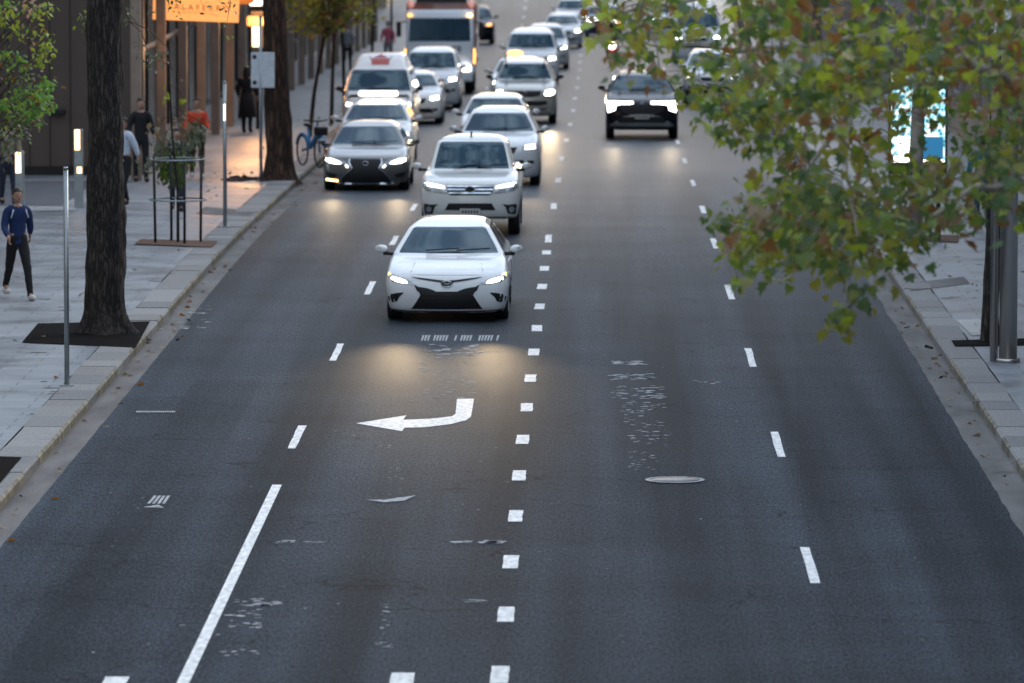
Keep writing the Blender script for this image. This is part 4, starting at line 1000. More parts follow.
    box('underbody', (0, L/2, cl_+.03), (Wd*.72, L*.86, .10), M['trim'], T)
    # helper: a panel laid on the front of the body
    def hit(x, z):
        h = bvh.ray_cast(Vector((x, -2, z)), Vector((0,1,0)))
        if h[0] is None:
            q = bvh.find_nearest(Vector((x, .1, z)))[0]; return q.y
        return h[0].y
    def patch(pname, poly, m_, off=.006, depth=.03, mirror=False, grid=.05, parent=T, flat_=False):
        sides = (1, -1) if mirror else (1,)
        res = []
        for sd in sides:
            P2 = [Vector((x*sd, z)) for x, z in poly]
            if sd < 0: P2 = P2[::-1]
            fine_ = []
            for a, b in zip(P2, P2[1:]+P2[:1]):
                k = max(1, int((b-a).length/grid)); fine_ += [a.lerp(b, i/k) for i in range(k)]
            pts = list(fine_); ne = len(fine_); xs = [p_.x for p_ in P2]; zs = [p_.y for p_ in P2]
            gx_ = min(xs)+grid/2
            while gx_ < max(xs):
                gz_ = min(zs)+grid/2
                while gz_ < max(zs):
                    if inpoly(gx_, gz_, P2) and min((p_-Vector((gx_,gz_))).length for p_ in fine_) > grid*.4: pts.append(Vector((gx_, gz_)))
                    gz_ += grid
                gx_ += grid
            r_ = delaunay_2d_cdt(pts, [(i, (i+1)%ne) for i in range(ne)], [list(range(ne))], 1, 1e-5)
            V2, E2, F2 = r_[0], r_[1], r_[2]; bm = bm_new(); N_ = len(V2)
            ys_ = [hit(v.x, v.y) for v in V2]
            if flat_: mny = min(ys_); ys_ = [mny]*N_
            A_ = [bm.verts.new((v.x, y_-off, v.y)) for v, y_ in zip(V2, ys_)]; B_ = [bm.verts.new((v.x, y_+depth, v.y)) for v, y_ in zip(V2, ys_)]
            cnt = {}
            for f in F2:
                bm.faces.new([A_[i] for i in f])
                for i in range(len(f)):
                    e = (f[i], f[(i+1)%len(f)]); cnt[e] = 1
            for (a, b) in list(cnt):
                if (b, a) not in cnt: bm.faces.new((A_[b], A_[a], B_[a], B_[b]))
            bmesh.ops.recalc_face_normals(bm, faces=bm.faces)
            res.append(obj(pname, bm, m_, parent))
        return res
    # cowl, mirrors, seams
    mz, my, mx_ = sp.get('mirz', zb+.06), yc+.22, w+.10
    for sd in (-1, 1):
        bm = bm_new(); bm_ball(bm, (sd*mx_, my, mz+.03), (.100, .07, .062), 14); bmesh.ops.translate(bm, vec=(0,.05,0), verts=[v for v in bm.verts if abs(v.co.x) > mx_+.04]); mo = obj('mirror', bm, M['p_'+sp.get('mirpaint', sp['paint'])], T)
        cyl('mirror_arm', (sd*(w-.10), my+.05, mz-.05), (sd*(mx_-.03), my+.02, mz-.04), .03, M['trim'], mo)
    bm = bm_new()
    for sd, x0 in ((1,-.05),(1,.42)):
        bm_tube(bm, [(x0-.30, yc+.10, zb+.075), (x0+.22, yc+.13, zb+.105)], .010, n=5)
    obj('wipers', bm, M['trim'], T)
    bm = bm_new(); bm_box(bm, (0, yw+.03+.02, zw-.06), (.10,.05,.05), bev=.01)
    bm.free()
    sp['detail'](T, patch, w, L, sp) if 'detail' in sp else None
    return T, patch
def head_lamp(T, x, y, z, e, col=(1.0,.74,.44)):
    l = lamp('SPOT', (x, y, z), e, col, .06, 'headlight_beam', T, 38, (0, -1, .14)); return l
def plate(T, patch, z, wd=.37, h=.12):
    p_ = patch('number_plate', [(-wd/2,z),(wd/2,z),(wd/2,z+h),(-wd/2,z+h)], M['platew'], off=.03, flat_=True)[0]
    bm = bm_new()
    y_ = min(v.co.y for v in p_.data.vertices)-.003
    for k in range(6): bm_box(bm, (-wd/2+.05+k*(wd-.1)/5, y_, z+h/2), (.032,.004,h*.45))
    return obj('plate_marks', bm, M['trim'], p_)
def emblem(T, patch, x, z, rx, rz, name='emblem', m='chrome', ring=True):
    y_ = -.02; pr = patch(name, [(x+math.cos(a)*rx, z+math.sin(a)*rz) for a in [2*math.pi*i/20 for i in range(20)]], M['trim'] if ring else M[m], off=.016, flat_=True)[0]
    yy = min(v.co.y for v in pr.data.vertices)-.004
    def ell(cx, cz, a_, b_, r_=.006):
        bm = bm_new(); bm_tube(bm, [(cx+math.cos(t_)*a_, yy, cz+math.sin(t_)*b_) for t_ in [2*math.pi*i/20 for i in range(21)]], r_, n=5, cap=False); obj('emblem_ring', bm, M['chrome'], pr)
    ell(x, z, rx, rz, .008); return pr, ell

def d_camry(T, patch, w, L, sp):
    patch('lower_grille', [(-.40,.43),(.40,.43),(.50,.27),(.57,.175),(.50,.15),(-.50,.15),(-.57,.175),(-.50,.27)], M['mesh'], off=.007)
    patch('grille_surround', [(-.42,.47),(-.40,.432),(.40,.432),(.42,.47),(.40,.485),(-.40,.485)], M['trim'], off=.010)
    patch('upper_grille', [(-.54,.700),(-.46,.694),(-.25,.672),(-.10,.655),(.10,.655),(.25,.672),(.46,.694),(.54,.700),(.44,.675),(.22,.640),(.10,.625),(.075,.575),(-.075,.575),(-.10,.625),(-.22,.640),(-.44,.675)], M['trim'], off=.012)
    patch('grille_wing', [(.50,.590),(.44,.555),(.30,.535),(.20,.505),(.12,.455),(.20,.448),(.40,.455),(.46,.50)], M['trim'], off=.010, mirror=True)
    patch('side_vent', [(.90,.30),(.905,.385),(.85,.435),(.76,.455),(.665,.465),(.66,.452),(.72,.40),(.76,.325),(.82,.305)], M['trim'], off=.008, mirror=True)
    patch('front_lip', [(-.86,.175),(-.55,.155),(.55,.155),(.86,.175),(.86,.20),(.56,.178),(-.56,.178),(-.86,.20)], M['trim'], off=.012)
    for h in patch('headlight', [(.50,.585),(.52,.62),(.60,.655),(.70,.685),(.83,.735),(.895,.765),(.915,.74),(.905,.665),(.83,.625),(.70,.600)], M['hl_off'], off=.010, mirror=True):
        pass
    patch('headlight', [(.60,.608),(.62,.640),(.70,.672),(.80,.695),(.85,.695),(.85,.655),(.78,.628),(.68,.610)], M['hl'], off=.014, mirror=True)
    patch('turn_signal', [(.86,.735),(.89,.755),(.905,.745),(.90,.70)], M['amber'], off=.015, mirror=True)
    pr, ell = emblem(T, patch, 0, .605, .075, .050); ell(0, .605, .03, .046, .005); ell(0, .622, .055, .022, .005)
    patch('bonnet_crease', [(.55,.745),(.562,.745),(.50,.90),(.488,.90)], M['gap'], off=.001, mirror=True, grid=.03)
    patch('bonnet_gap', [(-.56,.725),(-.40,.722),(.40,.722),(.56,.725),(.40,.728),(-.40,.728)], M['gap'], off=.002)
    for sd in (-1, 1):
        head_lamp(T, sd*.7, -.08, .64, 520)
    bm = bm_new(); bm_box(bm, (0,2.02,1.315-.02), (.16,.08,.035), bev=.01); obj('rain_sensor', bm, M['trim'], T)
def d_hilux(T, patch, w, L, sp):
    patch('grille', [(-.44,.955),(.44,.955),(.42,.80),(.36,.765),(-.36,.765),(-.42,.80)], M['mesh'], off=.008)
    for z_, hw in ((.935,.43),(.875,.42),(.81,.40)): patch('grille_bar', [(-hw,z_-.014),(hw,z_-.014),(hw,z_+.014),(-hw,z_+.014)], M['chrome'], off=.022)
    patch('lower_grille', [(-.40,.615),(.40,.615),(.47,.49),(-.47,.49)], M['mesh'], off=.01)
    patch('headlight', [(.44,.80),(.46,.93),(.60,.975),(.80,1.01),(.885,1.03),(.89,.90),(.82,.845),(.62,.815)], M['hl_off'], off=.012, mirror=True)
    patch('headlight', [(.47,.885),(.48,.935),(.62,.965),(.80,.995),(.86,.985),(.80,.93),(.62,.905)], M['hl_soft'], off=.016, mirror=True)
    patch('fog_lamp_housing', [(.60,.60),(.70,.585),(.86,.60),(.87,.50),(.84,.40),(.70,.42),(.66,.54)], M['trim'], off=.010, mirror=True)
    for sd in (-1, 1):
        o_ = patch('fog_lamp', [(sd*.77+math.cos(a)*.055, .50+math.sin(a)*.055) for a in [2*math.pi*i/14 for i in range(14)]], M['hl_off'], off=.02)
    emblem(T, patch, 0, .875, .085, .06); plate(T, patch, .40)
    patch('bumper_shadow_line', [(-.80,.345),(.80,.345),(.80,.36),(-.80,.36)], M['trim'], off=.004)
    bm = bm_new(); bm_box(bm, (0, .6, .42), (1.3,.5,.22)); obj('skid_plate', bm, M['trim'], T)
    bm = bm_new(); bm_box(bm, (.55, yws := sp['yw']-.02, sp['zw']-.36), (.001,.001,.001)); bm.free()
    cyl('aerial', (-.02, sp['yw']+.3, sp['H']-.02), (-.02, sp['yw']+.4, sp['H']+.05), .02, M['trim'], T)
def d_lexus(T, patch, w, L, sp):
    patch('grille', [(-.33,.69),(.33,.69),(.34,.61),(.28,.50),(.45,.34),(.55,.22),(.50,.17),(-.50,.17),(-.55,.22),(-.45,.34),(-.28,.50),(-.34,.61)], M['mesh'], off=.010)
    patch('grille_frame', [(.33,.70),(.36,.70),(.37,.61),(.31,.50),(.48,.34),(.59,.20),(.56,.205),(.45,.34),(.28,.50),(.34,.61)], M['chrome'], off=.014, mirror=True)
    patch('front_lip', [(-.80,.20),(-.55,.15),(.55,.15),(.80,.20),(.80,.225),(.54,.178),(-.54,.178),(-.80,.225)], M['chrome'], off=.016)
    patch('headlight', [(.40,.60),(.50,.66),(.66,.71),(.84,.77),(.89,.76),(.88,.66),(.80,.60),(.60,.575)], M['hl_off'], off=.010, mirror=True)
    patch('headlight', [(.52,.60),(.58,.64),(.72,.69),(.86,.70),(.87,.65),(.78,.61),(.62,.59)], M['hl'], off=.015, mirror=True)
    patch('daytime_light', [(.36,.52),(.42,.58),(.44,.55),(.40,.50)], M['hl_soft'], off=.014, mirror=True)
    patch('side_vent', [(.62,.36),(.86,.42),(.87,.38),(.80,.30),(.66,.29)], M['grey_trim'] if 'grey_trim' in M else M['trim'], off=.006, mirror=True)
    patch('amber_reflection', [(-.86,.225),(-.60,.20),(-.60,.235),(-.86,.265)], M['amber_bright'], off=.016)  # amber reflection on the bumper, put in as a glowing patch
    pr, ell = emblem(T, patch, 0, .60, .06, .042)
    for sd in (-1, 1): head_lamp(T, sd*.7, -.08, .62, 120)
def d_suv_black(T, patch, w, L, sp):
    patch('grille', [(-.60,.93),(.60,.93),(.58,.80),(.46,.70),(.30,.66),(-.30,.66),(-.46,.70),(-.58,.80)], M['mesh'], off=.008)
    for sd in (-1, 1):
        patch('headlight', [(sd*.24,1.0),(sd*.24,.945),(sd*.60,.935),(sd*.70,.90),(sd*.72,.78),(sd*.90,.72),(sd*.92,.90),(sd*.90,1.01)][::sd], M['hl'], off=.014)
    patch('skid_plate', [(-.84,.34),(.84,.34),(.84,.40),(.66,.50),(.60,.44),(-.60,.44),(-.66,.50),(-.84,.40)], M['galv'], off=.012)
    patch('lower_intake', [(-.62,.56),(.62,.56),(.56,.46),(-.56,.46)], M['mesh'], off=.01)
    patch('bumper_crease', [(-.30,.665),(.30,.665),(.34,.63),(.56,.60),(-.56,.60),(-.34,.63)][0:4]+[(-.56,.60),(-.34,.63)], M['galv'], off=.006)
    plate(T, patch, .545); emblem(T, patch, 0, .96, .05, .02)
    for sd in (-1, 1):
        cyl('roof_rail', (sd*.62, 1.9, sp['H']+.01), (sd*.62, 4.2, sp['H']+.01), .022, M['chrome'], T, n=8); head_lamp(T, sd*.75, -.08, .88, 60, (1,.78,.52))
    bm = bm_new(); bm_ball(bm, (.28, sp['yw']-.33, sp['zw']-.14), (.09,.03,.05), 10); bm.free()
def d_mitsu(T, patch, w, L, sp):
    patch('grille', [(-.50,.95),(.50,.95),(.44,.80),(.20,.76),(-.20,.76),(-.44,.80)], M['mesh'], off=.008)
    patch('lower_intake', [(-.62,.66),(.62,.66),(.70,.48),(.55,.40),(-.55,.40),(-.70,.48)], M['mesh'], off=.006)
    patch('bumper_bar', [(-.86,.52),(-.70,.48),(-.5,.44),(.5,.44),(.70,.48),(.86,.52),(.86,.58),(.6,.56),(.5,.52),(-.5,.52),(-.6,.56),(-.86,.58)], M['p_silverbeige'], off=.016)
    patch('headlight', [(.50,.80),(.52,.93),(.70,.97),(.87,.98),(.88,.86),(.76,.80)], M['hl_off'], off=.010, mirror=True)
    patch('headlight', [(.58,.82),(.60,.94),(.72,.97),(.86,.96),(.85,.86),(.74,.82)], M['hl'], off=.014)
    patch('headlight', [(-.80,.88),(-.62,.88),(-.62,.96),(-.80,.96)][::-1], M['hl'], off=.014)  # small glowing patch put in for the glint on this lamp
    emblem(T, patch, 0, .88, .06, .05)
    for sd in (-1, 1):
        cyl('roof_rail', (sd*.58, 1.7, sp['H']+.03), (sd*.58, 3.8, sp['H']+.02), .03, M['trim'], T, n=8); head_lamp(T, sd*.7, -.08, .88, 300)
def d_generic(kind='sedan', lit='hl', both=True, beam=0):
    def f(T, patch, w, L, sp):
        zn = sp['zn']
        patch('grille', [(-.42,zn-.06),(.42,zn-.06),(.34,zn-.20),(-.34,zn-.20)], M['mesh'], off=.008)
        patch('lower_intake', [(-.55,zn-.34),(.55,zn-.34),(.62,zn-.47),(-.62,zn-.47)], M['mesh'], off=.008)
        patch('headlight', [(.50,zn-.14),(.52,zn-.03),(w-.10,zn+.03),(w-.04,zn-.03),(w-.08,zn-.12)], M['hl_off'], off=.010, mirror=True)
        patch('headlight', [(w-.34,zn-.11),(w-.34,zn-.02),(w-.12,zn+.01),(w-.10,zn-.09)], M[lit], off=.014, mirror=True)
        patch('fog_lamp', [(w-.28,zn-.42),(w-.28,zn-.35),(w-.14,zn-.35),(w-.14,zn-.42)], M['trim'], off=.008, mirror=True)
        emblem(T, patch, 0, zn-.11, .055, .045); plate(T, patch, zn-.36)
        if beam:
            for sd in (-1, 1): head_lamp(T, sd*.7, -.08, zn-.06, beam)
    return f
def sp_(L, W_, H, zn, zb, yc, zw, yw, wr, paint, **k): 
    d = dict(L=L, W=W_, H=H, zn=zn, zb=zb, yc=yc, zw=zw, yw=yw, wr=wr, paint=paint); d.update(k); return d
car('sedan', 'white sedan in front of all the traffic, headlights lit, black wing-shaped grille', 'car', 449.5, 314, sp_(4.88,1.88,1.445,.73,.95,1.18,1.335,1.92,.60,'white', rear=4.4, reart=3.75, wg=.83, rt=.335, detail=d_camry, bow=.20))
T, pt = car('pickup_truck', 'ivory pickup with chrome-barred grille behind the foremost white sedan', 'pickup', 472, 231, sp_(5.3,1.86,1.80,1.00,1.17,1.22,1.68,1.86,.63,'ivory', clear=.33, rear=3.5, reart=3.35, wg=.77, rt=.39, yb=4.15, yf=.95, detail=d_hilux, bow=.16, mirz=1.22))
tag(bpy.data.objects[T.name], group='cars driving towards the camera')
car('sedan', 'dark grey sedan with large black spindle grille beside the left kerb', 'car', 368.5, 187.5, sp_(4.96,1.865,1.445,.72,.93,1.24,1.325,2.0,.60,'grey', rear=4.5, reart=3.85, wg=.82, detail=d_lexus, bow=.22))
T, pt = car('taxi', 'white taxi with glowing roof sign and dark rack between grey sedan and high van', 'taxi', 375, 170, sp_(4.8,1.82,1.50,.78,1.0,1.1,1.38,1.85,.62,'white', detail=d_generic(lit='hl_soft'), rear=4.4, reart=4.0), zc=143)
bm = bm_new(); bm_box(bm, (0,2.5,1.62), (.95,.28,.16), bev=.05); obj('roof_sign', bm, M['white_glow'], T)
bm = bm_new(); bm_tube(bm, [(-.72,2.2,1.50),(-.70,2.2,1.57),(.70,2.2,1.57),(.72,2.2,1.50)], .02, n=6); bm_tube(bm, [(-.72,3.2,1.50),(-.70,3.2,1.57),(.70,3.2,1.57),(.72,3.2,1.50)], .02, n=6); obj('roof_rack', bm, M['trim'], T)
T, pt = car('van', 'high white van with red pot emblem above its windscreen', 'van', 378.5, 143, sp_(5.3,1.92,2.28,1.02,1.28,.62,1.86,1.30,.74,'vanwhite', clear=.2, rear=5.2, reart=5.0, reardeck=5.25, wg=.90, rt=.34, detail=d_generic(lit='hl_soft'), mirpaint='black', bow=.12, yb=4.0, yf=1.0), zc=158)
pt('emblem', [(-.23,1.98),(.23,1.98),(.25,2.14),(-.25,2.14)], mat('emblem_red', (.50,.05,.035), .5), off=.012)
pt('emblem', [(-.19,2.155),(.19,2.155),(.12,2.20),(.03,2.225),(.03,2.25),(-.03,2.25),(-.03,2.225),(-.12,2.20)], mat('emblem_crimson', (.42,.03,.05), .5), off=.012)
pt('emblem', [(.25,2.10),(.31,2.19),(.29,2.20),(.24,2.13)], M['trim'], off=.012, mirror=True)
car('hatchback', 'small white car half hidden behind the right side of the high van', 'car', 412, 125, sp_(4.2,1.74,1.48,.80,1.02,.98,1.37,1.62,.58,'white', detail=d_generic(), rear=4.1, reart=3.7), zc=171)
car('people_mover', 'pearl white van between small white car and the white truck', 'van', 431, 107, sp_(4.7,1.78,1.88,.98,1.22,.80,1.72,1.42,.68,'pearl', detail=d_generic(lit='hl'), rear=4.6, reart=4.4, wg=.82), zc=184)
car('crossover', 'pearl white crossover just behind and right of the ivory pickup', 'car', 499.5, 183, sp_(4.55,1.84,1.68,.92,1.14,1.15,1.55,1.85,.62,'pearl', clear=.2, detail=d_generic(lit='hl_soft', beam=60), rear=4.4, reart=4.0, rt=.36), zc=None)
car('hatchback', 'white car whose roof shows above the pearl crossover', 'car', 495, 170, sp_(4.3,1.78,1.56,.82,1.06,1.0,1.45,1.65,.60,'white', detail=d_generic(), rear=4.2, reart=3.8), zc=146)
car('off_roader', 'beige-silver off-roader with one bright headlight and roof rails', 'suv', 525, 122, sp_(4.7,1.83,1.80,.98,1.22,1.25,1.68,1.80,.62,'silverbeige', clear=.24, detail=d_mitsu, rear=4.5, reart=4.2, rt=.38, mirpaint='black'), zc=None)
T, pt = car('taxi', 'white taxi with orange roof sign behind the beige off-roader', 'taxi', 519, 105, sp_(4.8,1.82,1.50,.78,1.0,1.1,1.38,1.85,.62,'white', detail=d_generic(), rear=4.3, reart=3.9), zc=187)
bm = bm_new(); bm_ball(bm, (-.15,2.4,1.60), (.26,.12,.10), 14); obj('roof_sign', bm, M['amber'], T)
car('van', 'boxy white van with upright windscreen behind the orange-signed taxi', 'van', 531, 86, sp_(4.9,1.90,1.97,1.02,1.28,.85,1.80,1.40,.72,'white', detail=d_generic(), rear=4.8, reart=4.7, wg=.88), zc=209)
car('suv', 'white car showing its roof behind the boxy white van', 'suv', 545, 69, sp_(4.6,1.84,1.72,.90,1.12,1.15,1.58,1.80,.62,'pearl', detail=d_generic(), rear=4.4, reart=4.0), zc=232)
car('sedan', 'pale blue-white car near the top beside the centre line', 'car', 562, 47, sp_(4.7,1.82,1.55,.84,1.05,1.1,1.42,1.80,.62,'pearl', detail=d_generic(), rear=4.2, reart=3.7), zc=268)
car('suv', 'farthest white car at the picture top above the pale blue-white car', 'suv', 572, 20, sp_(4.6,1.84,1.70,.90,1.12,1.15,1.58,1.80,.62,'white', detail=d_generic(), rear=4.4, reart=4.0), zc=305)
T, pt = car('suv', 'black suv with bright stepped headlights and pale bumper bar', 'suv', 641.5, 137, sp_(4.9,1.94,1.76,1.0,1.24,1.28,1.64,1.92,.66,'black', clear=.26, detail=d_suv_black, rear=4.7, reart=4.4, rt=.39, yf=1.0), zc=None)
T, pt = car('sedan', 'dark blue car with white light band and yellow mark near the top', 'car', 603, 36, sp_(4.8,1.86,1.62,.84,1.08,1.1,1.48,1.80,.62,'blue', detail=d_generic(), rear=4.2, reart=3.7), zc=292)
pt('light_band', [(-.80,.86),(.80,.86),(.80,.93),(-.80,.93)], M['hl_soft'], off=.02); pt('yellow_mark', [(.62,.72),(.9,.72),(.9,.84),(.62,.84)], M['amber'], off=.024)
car('suv', 'white car in the right lanes at the top, left of the high white delivery van', 'suv', 664, 38, sp_(4.7,1.86,1.80,.98,1.2,1.1,1.64,1.75,.64,'white', detail=d_generic(), rear=4.4, reart=4.1), zc=290)
car('van', 'high white delivery van with slate windscreen in the right lanes', 'van', 697, 62, sp_(5.6,2.0,2.45,1.08,1.38,.75,2.0,1.42,.80,'white', detail=d_generic(lit='hl'), rear=5.5, reart=5.3, wg=.94, mirpaint='black'), zc=242)
T, pt = car('suv', 'silver suv with dark lower bumper partly behind leaves, right of the black suv', 'suv', 712, 101, sp_(4.7,1.84,1.72,.95,1.16,1.15,1.58,1.80,.62,'pearl', clear=.22, detail=d_generic(lit='hl_soft'), rear=4.5, reart=4.1), zc=188)
pt('dark_bumper', [(-.86,.26),(.86,.26),(.88,.50),(-.88,.50)], M['trim'], off=.02)
T, pt = car('suv', 'dark red-brown car peeking out right of the white truck cab', 'suv', 474, 44, sp_(4.7,1.84,1.75,.95,1.16,1.15,1.60,1.80,.64,'black', detail=d_generic(lit='amber'), rear=4.5, reart=4.1), zc=277)
pt('red_panel', [(-.86,.84),(.86,.84),(.86,1.0),(-.86,1.0)], M['p_red'], off=.004)
tag(T, group='cars driving towards the camera')

# truck
X, Y = XY(440, 200); T = thing('truck', 'large white cab truck with orange-red tipper body behind', 'truck', (X, Y, gz(Y)), rx=-.0143)
def prism(name, prof, w, m, parent, bev=.05):   # side profile (y,z) extruded across x
    bm = bm_new(); a = [bm.verts.new((-w, y_, z_)) for y_, z_ in prof]; b_ = [bm.verts.new((w, y_, z_)) for y_, z_ in prof]; n = len(prof)
    bm.faces.new(a); bm.faces.new(b_[::-1])
    for k in range(n): bm.faces.new((a[k], b_[k], b_[(k+1)%n], a[(k+1)%n]))
    bmesh.ops.recalc_face_normals(bm, faces=bm.faces)
    bmesh.ops.bevel(bm, geom=bm.edges[:], offset=bev, segments=3, profile=.5, affect='EDGES')
    o = obj(name, bm, m, parent, True); return o
prism('cab', [(.04,.55),(0,.9),(.02,1.72),(.28,2.55),(.42,2.78),(1.9,2.80),(2.0,.6)], 1.12, M['p_truckwhite'], T, .07)
bm = bm_new(); v = [bm.verts.new(q) for q in ((-1.03,.012,1.76),(1.03,.012,1.76),(.99,.262,2.52),(-.99,.262,2.52))]; bm.faces.new(v); bmesh.ops.solidify(bm, geom=bm.faces[:], thickness=-.03); obj('windscreen', bm, M['glass'], T)
box('grille', (.0,-.015,1.20), (.9,.04,.26), M['mesh'], T); box('bumper', (0,-.04,.60), (2.2,.2,.36), M['p_truckwhite'], T, bev=.04); box('lower_intake', (0,-.145,.62), (1.0,.03,.2), M['mesh'], T)
for sd in (-1,1):
    box('headlight', (sd*.85,-.10,.86), (.34,.14,.2), M['hl_soft'], T, bev=.03); box('marker_light', (sd*1.0,.3,2.62), (.14,.08,.08), M['amber_bright'] if sd > 0 else M['amber'], T)
    m_ = box('mirror', (sd*1.36,.05,2.15), (.16,.16,.5), M['trim'], T, bev=.03); cyl('mirror_arm', (sd*1.10,.1,2.4), (sd*1.36,.06,2.38), .02, M['trim'], m_)
    box('side_marker', (sd*1.15,.3,1.25), (.05,.1,.5), M['amber'], T)
    for yy in (.95, 4.6, 5.7):
        q = cyl('wheel', (sd*.80,yy,.48), (sd*1.08,yy,.48), .48, M['tyre'], T, n=24); cyl('rim', (sd*1.081,yy,.48), (sd*1.09,yy,.48), .26, M['rim'], q)
bm = bm_new(); bm_tube(bm, [(-.7,-.0,1.80),(-.1,.10,1.98)], .012, n=5); bm_tube(bm, [(.1,-.0,1.80),(.7,.10,1.98)], .012, n=5); obj('wipers', bm, M['trim'], T)
box('number_plate', (0,-.17,.45), (.38,.02,.12), M['platew'], T)
fc = bpy.data.curves.new('cab_lettering', 'FONT'); fc.body = 'TB'; fc.size = .26; fc.extrude = .004; fo = bpy.data.objects.new('cab_lettering', fc); C.objects.link(fo); fo.parent = T; fo.location = (.42,-.010,1.42); fo.rotation_euler = (R(90),0,0); fc.materials.append(M['trim'])
prism('tipper_body', [(2.15,.95),(2.15,3.0),(7.2,2.9),(7.3,.95)], 1.17, M['p_tipper'], T, .03)
bm = bm_new(); bm_box(bm, (0,2.10,3.18), (1.7,.08,.36)); obj('headboard_opening', bm, M['trim'], T)
bm = bm_new()
for k in range(5): bm_box(bm, (-.6+k*.3,2.04,3.30), (.07,.05,.34))
bm_box(bm, (0,2.04,3.46), (1.7,.05,.05)); obj('headboard_bars', bm, M['galv'], T)
for sd in (-1,1): ball('beacon', (sd*1.02,2.0,2.98), (.12,.10,.17), M['beacon'], T); 
box('chassis', (0,4.2,.75), (.9,6.6,.25), M['trim'], T)

# ------------------------------------------------------------------ people
def skin_mesh(nodes_, edges, res=1):
    """nodes_: {name:(pos,(rx,ry))}"""
    names = list(nodes_); idx = {n: i for i, n in enumerate(names)}
    me = bpy.data.meshes.new('sk'); me.from_pydata([nodes_[n][0] for n in names], [(idx[a], idx[b]) for a, b in edges], []); o = bpy.data.objects.new('sk', me); C.objects.link(o)
    md = o.modifiers.new('s', 'SKIN'); md.use_smooth_shade = True
    for i, n in enumerate(names):
        r_ = nodes_[n][1]; r_ = (r_, r_) if isinstance(r_, (int, float)) else r_
        me.skin_vertices[0].data[i].radius = r_; me.skin_vertices[0].data[i].use_root = (i == 0)
    if res: sb = o.modifiers.new('u', 'SUBSURF'); sb.levels = res; sb.render_levels = res
    dg = bpy.context.evaluated_depsgraph_get(); ev = bpy.data.meshes.new_from_object(o.evaluated_get(dg)); bpy.data.objects.remove(o)
    return ev
def person(label, px, py, h, face=0.0, stride=.0, arms=(0,0), top='navy_jersey', legs='black_cloth', shoe='shoe_white', hair='hair', on=KERB, lean=0.0, coat=False, group=None, longhair=False, skirt=False, zc=None, elbow=(.15,.15)):
    """face: heading, 0 = towards the camera. arms: swing forward (m) of left/right hand"""
    g = G(px, py, on) if zc is None else Vector((*XY(px, zc), 0)); T = thing('person', label, 'person', ground(g.x, g.y, on), face, group); k = h/1.75
    def V(x, y, z): return (x*k, (y-lean*(z/1.6)**1.5)*k, z*k)
    N_ = {'pelvis': (V(0,0,.96),(.135*k,.10*k)), 'waist': (V(0,0,1.10),(.13*k,.095*k)), 'chest': (V(0,0,1.30),(.155*k,.105*k)), 'neck0': (V(0,0,1.45),(.075*k,.07*k)), 'neck': (V(0,-.01,1.53),(.05*k,.052*k))}
    E = [('pelvis','waist'),('waist','chest'),('chest','neck0'),('neck0','neck')]
    for sd, nm, sw, eb in ((-1,'l',arms[0],elbow[0]),(1,'r',arms[1],elbow[1])):
        sx = sd
        N_['sh'+nm] = (V(sx*.17,0,1.42), .062*k); N_['el'+nm] = (V(sx*.245,-sw*.35+.02,1.15), .043*k); N_['wr'+nm] = (V(sx*.26,-sw-eb*.5,.93+abs(sw)*.15+eb*.35), .028*k)
        N_['pm'+nm] = (V(sx*.262,-sw*1.1-eb*.6,.86+abs(sw)*.17+eb*.35), (.026*k,.036*k))
        E += [('neck0','sh'+nm),('sh'+nm,'el'+nm),('el'+nm,'wr'+nm),('wr'+nm,'pm'+nm)]
        st = stride*sd; lift = max(0.0, -st)*.35
        N_['hp'+nm] = (V(sx*.09,0,.88), .095*k); N_['kn'+nm] = (V(sx*.10,-st*.5-abs(st)*.12,.49+lift*.15), .060*k); N_['an'+nm] = (V(sx*.105,-st,.09+lift), .040*k); N_['to'+nm] = (V(sx*.115,-st-.16,.035+lift*.5), (.042*k,.03*k))
        E += [('pelvis','hp'+nm),('hp'+nm,'kn'+nm),('kn'+nm,'an'+nm),('an'+nm,'to'+nm)]
    sk = skin_mesh(N_, E, 1); bm = bm_new(); bm.from_mesh(sk)
    hz = 1.655; hy = -.025-lean
    bm_ball(bm, (0, hy*k, hz*k), (.075*k,.092*k,.115*k), 16); bm_ball(bm, (0,(hy-.04)*k,(hz-.05)*k), (.05*k,.05*k,.06*k), 12); bm_ball(bm, (0,(hy-.098)*k,(hz-.012)*k), (.014*k,.02*k,.024*k), 8)
    for sd in (-1,1): bm_ball(bm, (sd*.078*k,(hy+.01)*k,(hz-.01)*k), (.012*k,.02*k,.03*k), 8)
    for sd, nm in ((-1,'l'),(1,'r')):   # fingers and thumb, curled
        pm, wr_ = Vector(N_['pm'+nm][0]), Vector(N_['wr'+nm][0]); d = (pm-wr_).normalized(); fw = Vector((0,-1,0)); fw = (fw-d*fw.dot(d)).normalized()
        inn = Vector((-sd,0,0))
        for j, ln in enumerate((.070,.080,.074,.058)):
            b0 = pm+fw*(.024-.016*j)*k+d*.01*k; m0 = b0+d*ln*.55*k; e0 = m0+(d*.6+inn*.7).normalized()*ln*.5*k
            bm_tube(bm, [b0, m0, e0], [.0095*k,.0088*k,.007*k], n=6)
        b0 = wr_+d*.03*k+fw*.02*k; bm_tube(bm, [b0, b0+(fw*.7+d*.7)*.035*k, b0+(fw*.6+d*1.0)*.055*k+inn*.01*k], [.012*k,.010*k,.008*k], n=6)
    me = bpy.data.meshes.new('b'); bm.to_mesh(me); bm.free(); o = bpy.data.objects.new('b', me); C.objects.link(o)
    rm = o.modifiers.new('r', 'REMESH'); rm.mode = 'VOXEL'; rm.voxel_size = .011*k; rm.use_smooth_shade = True
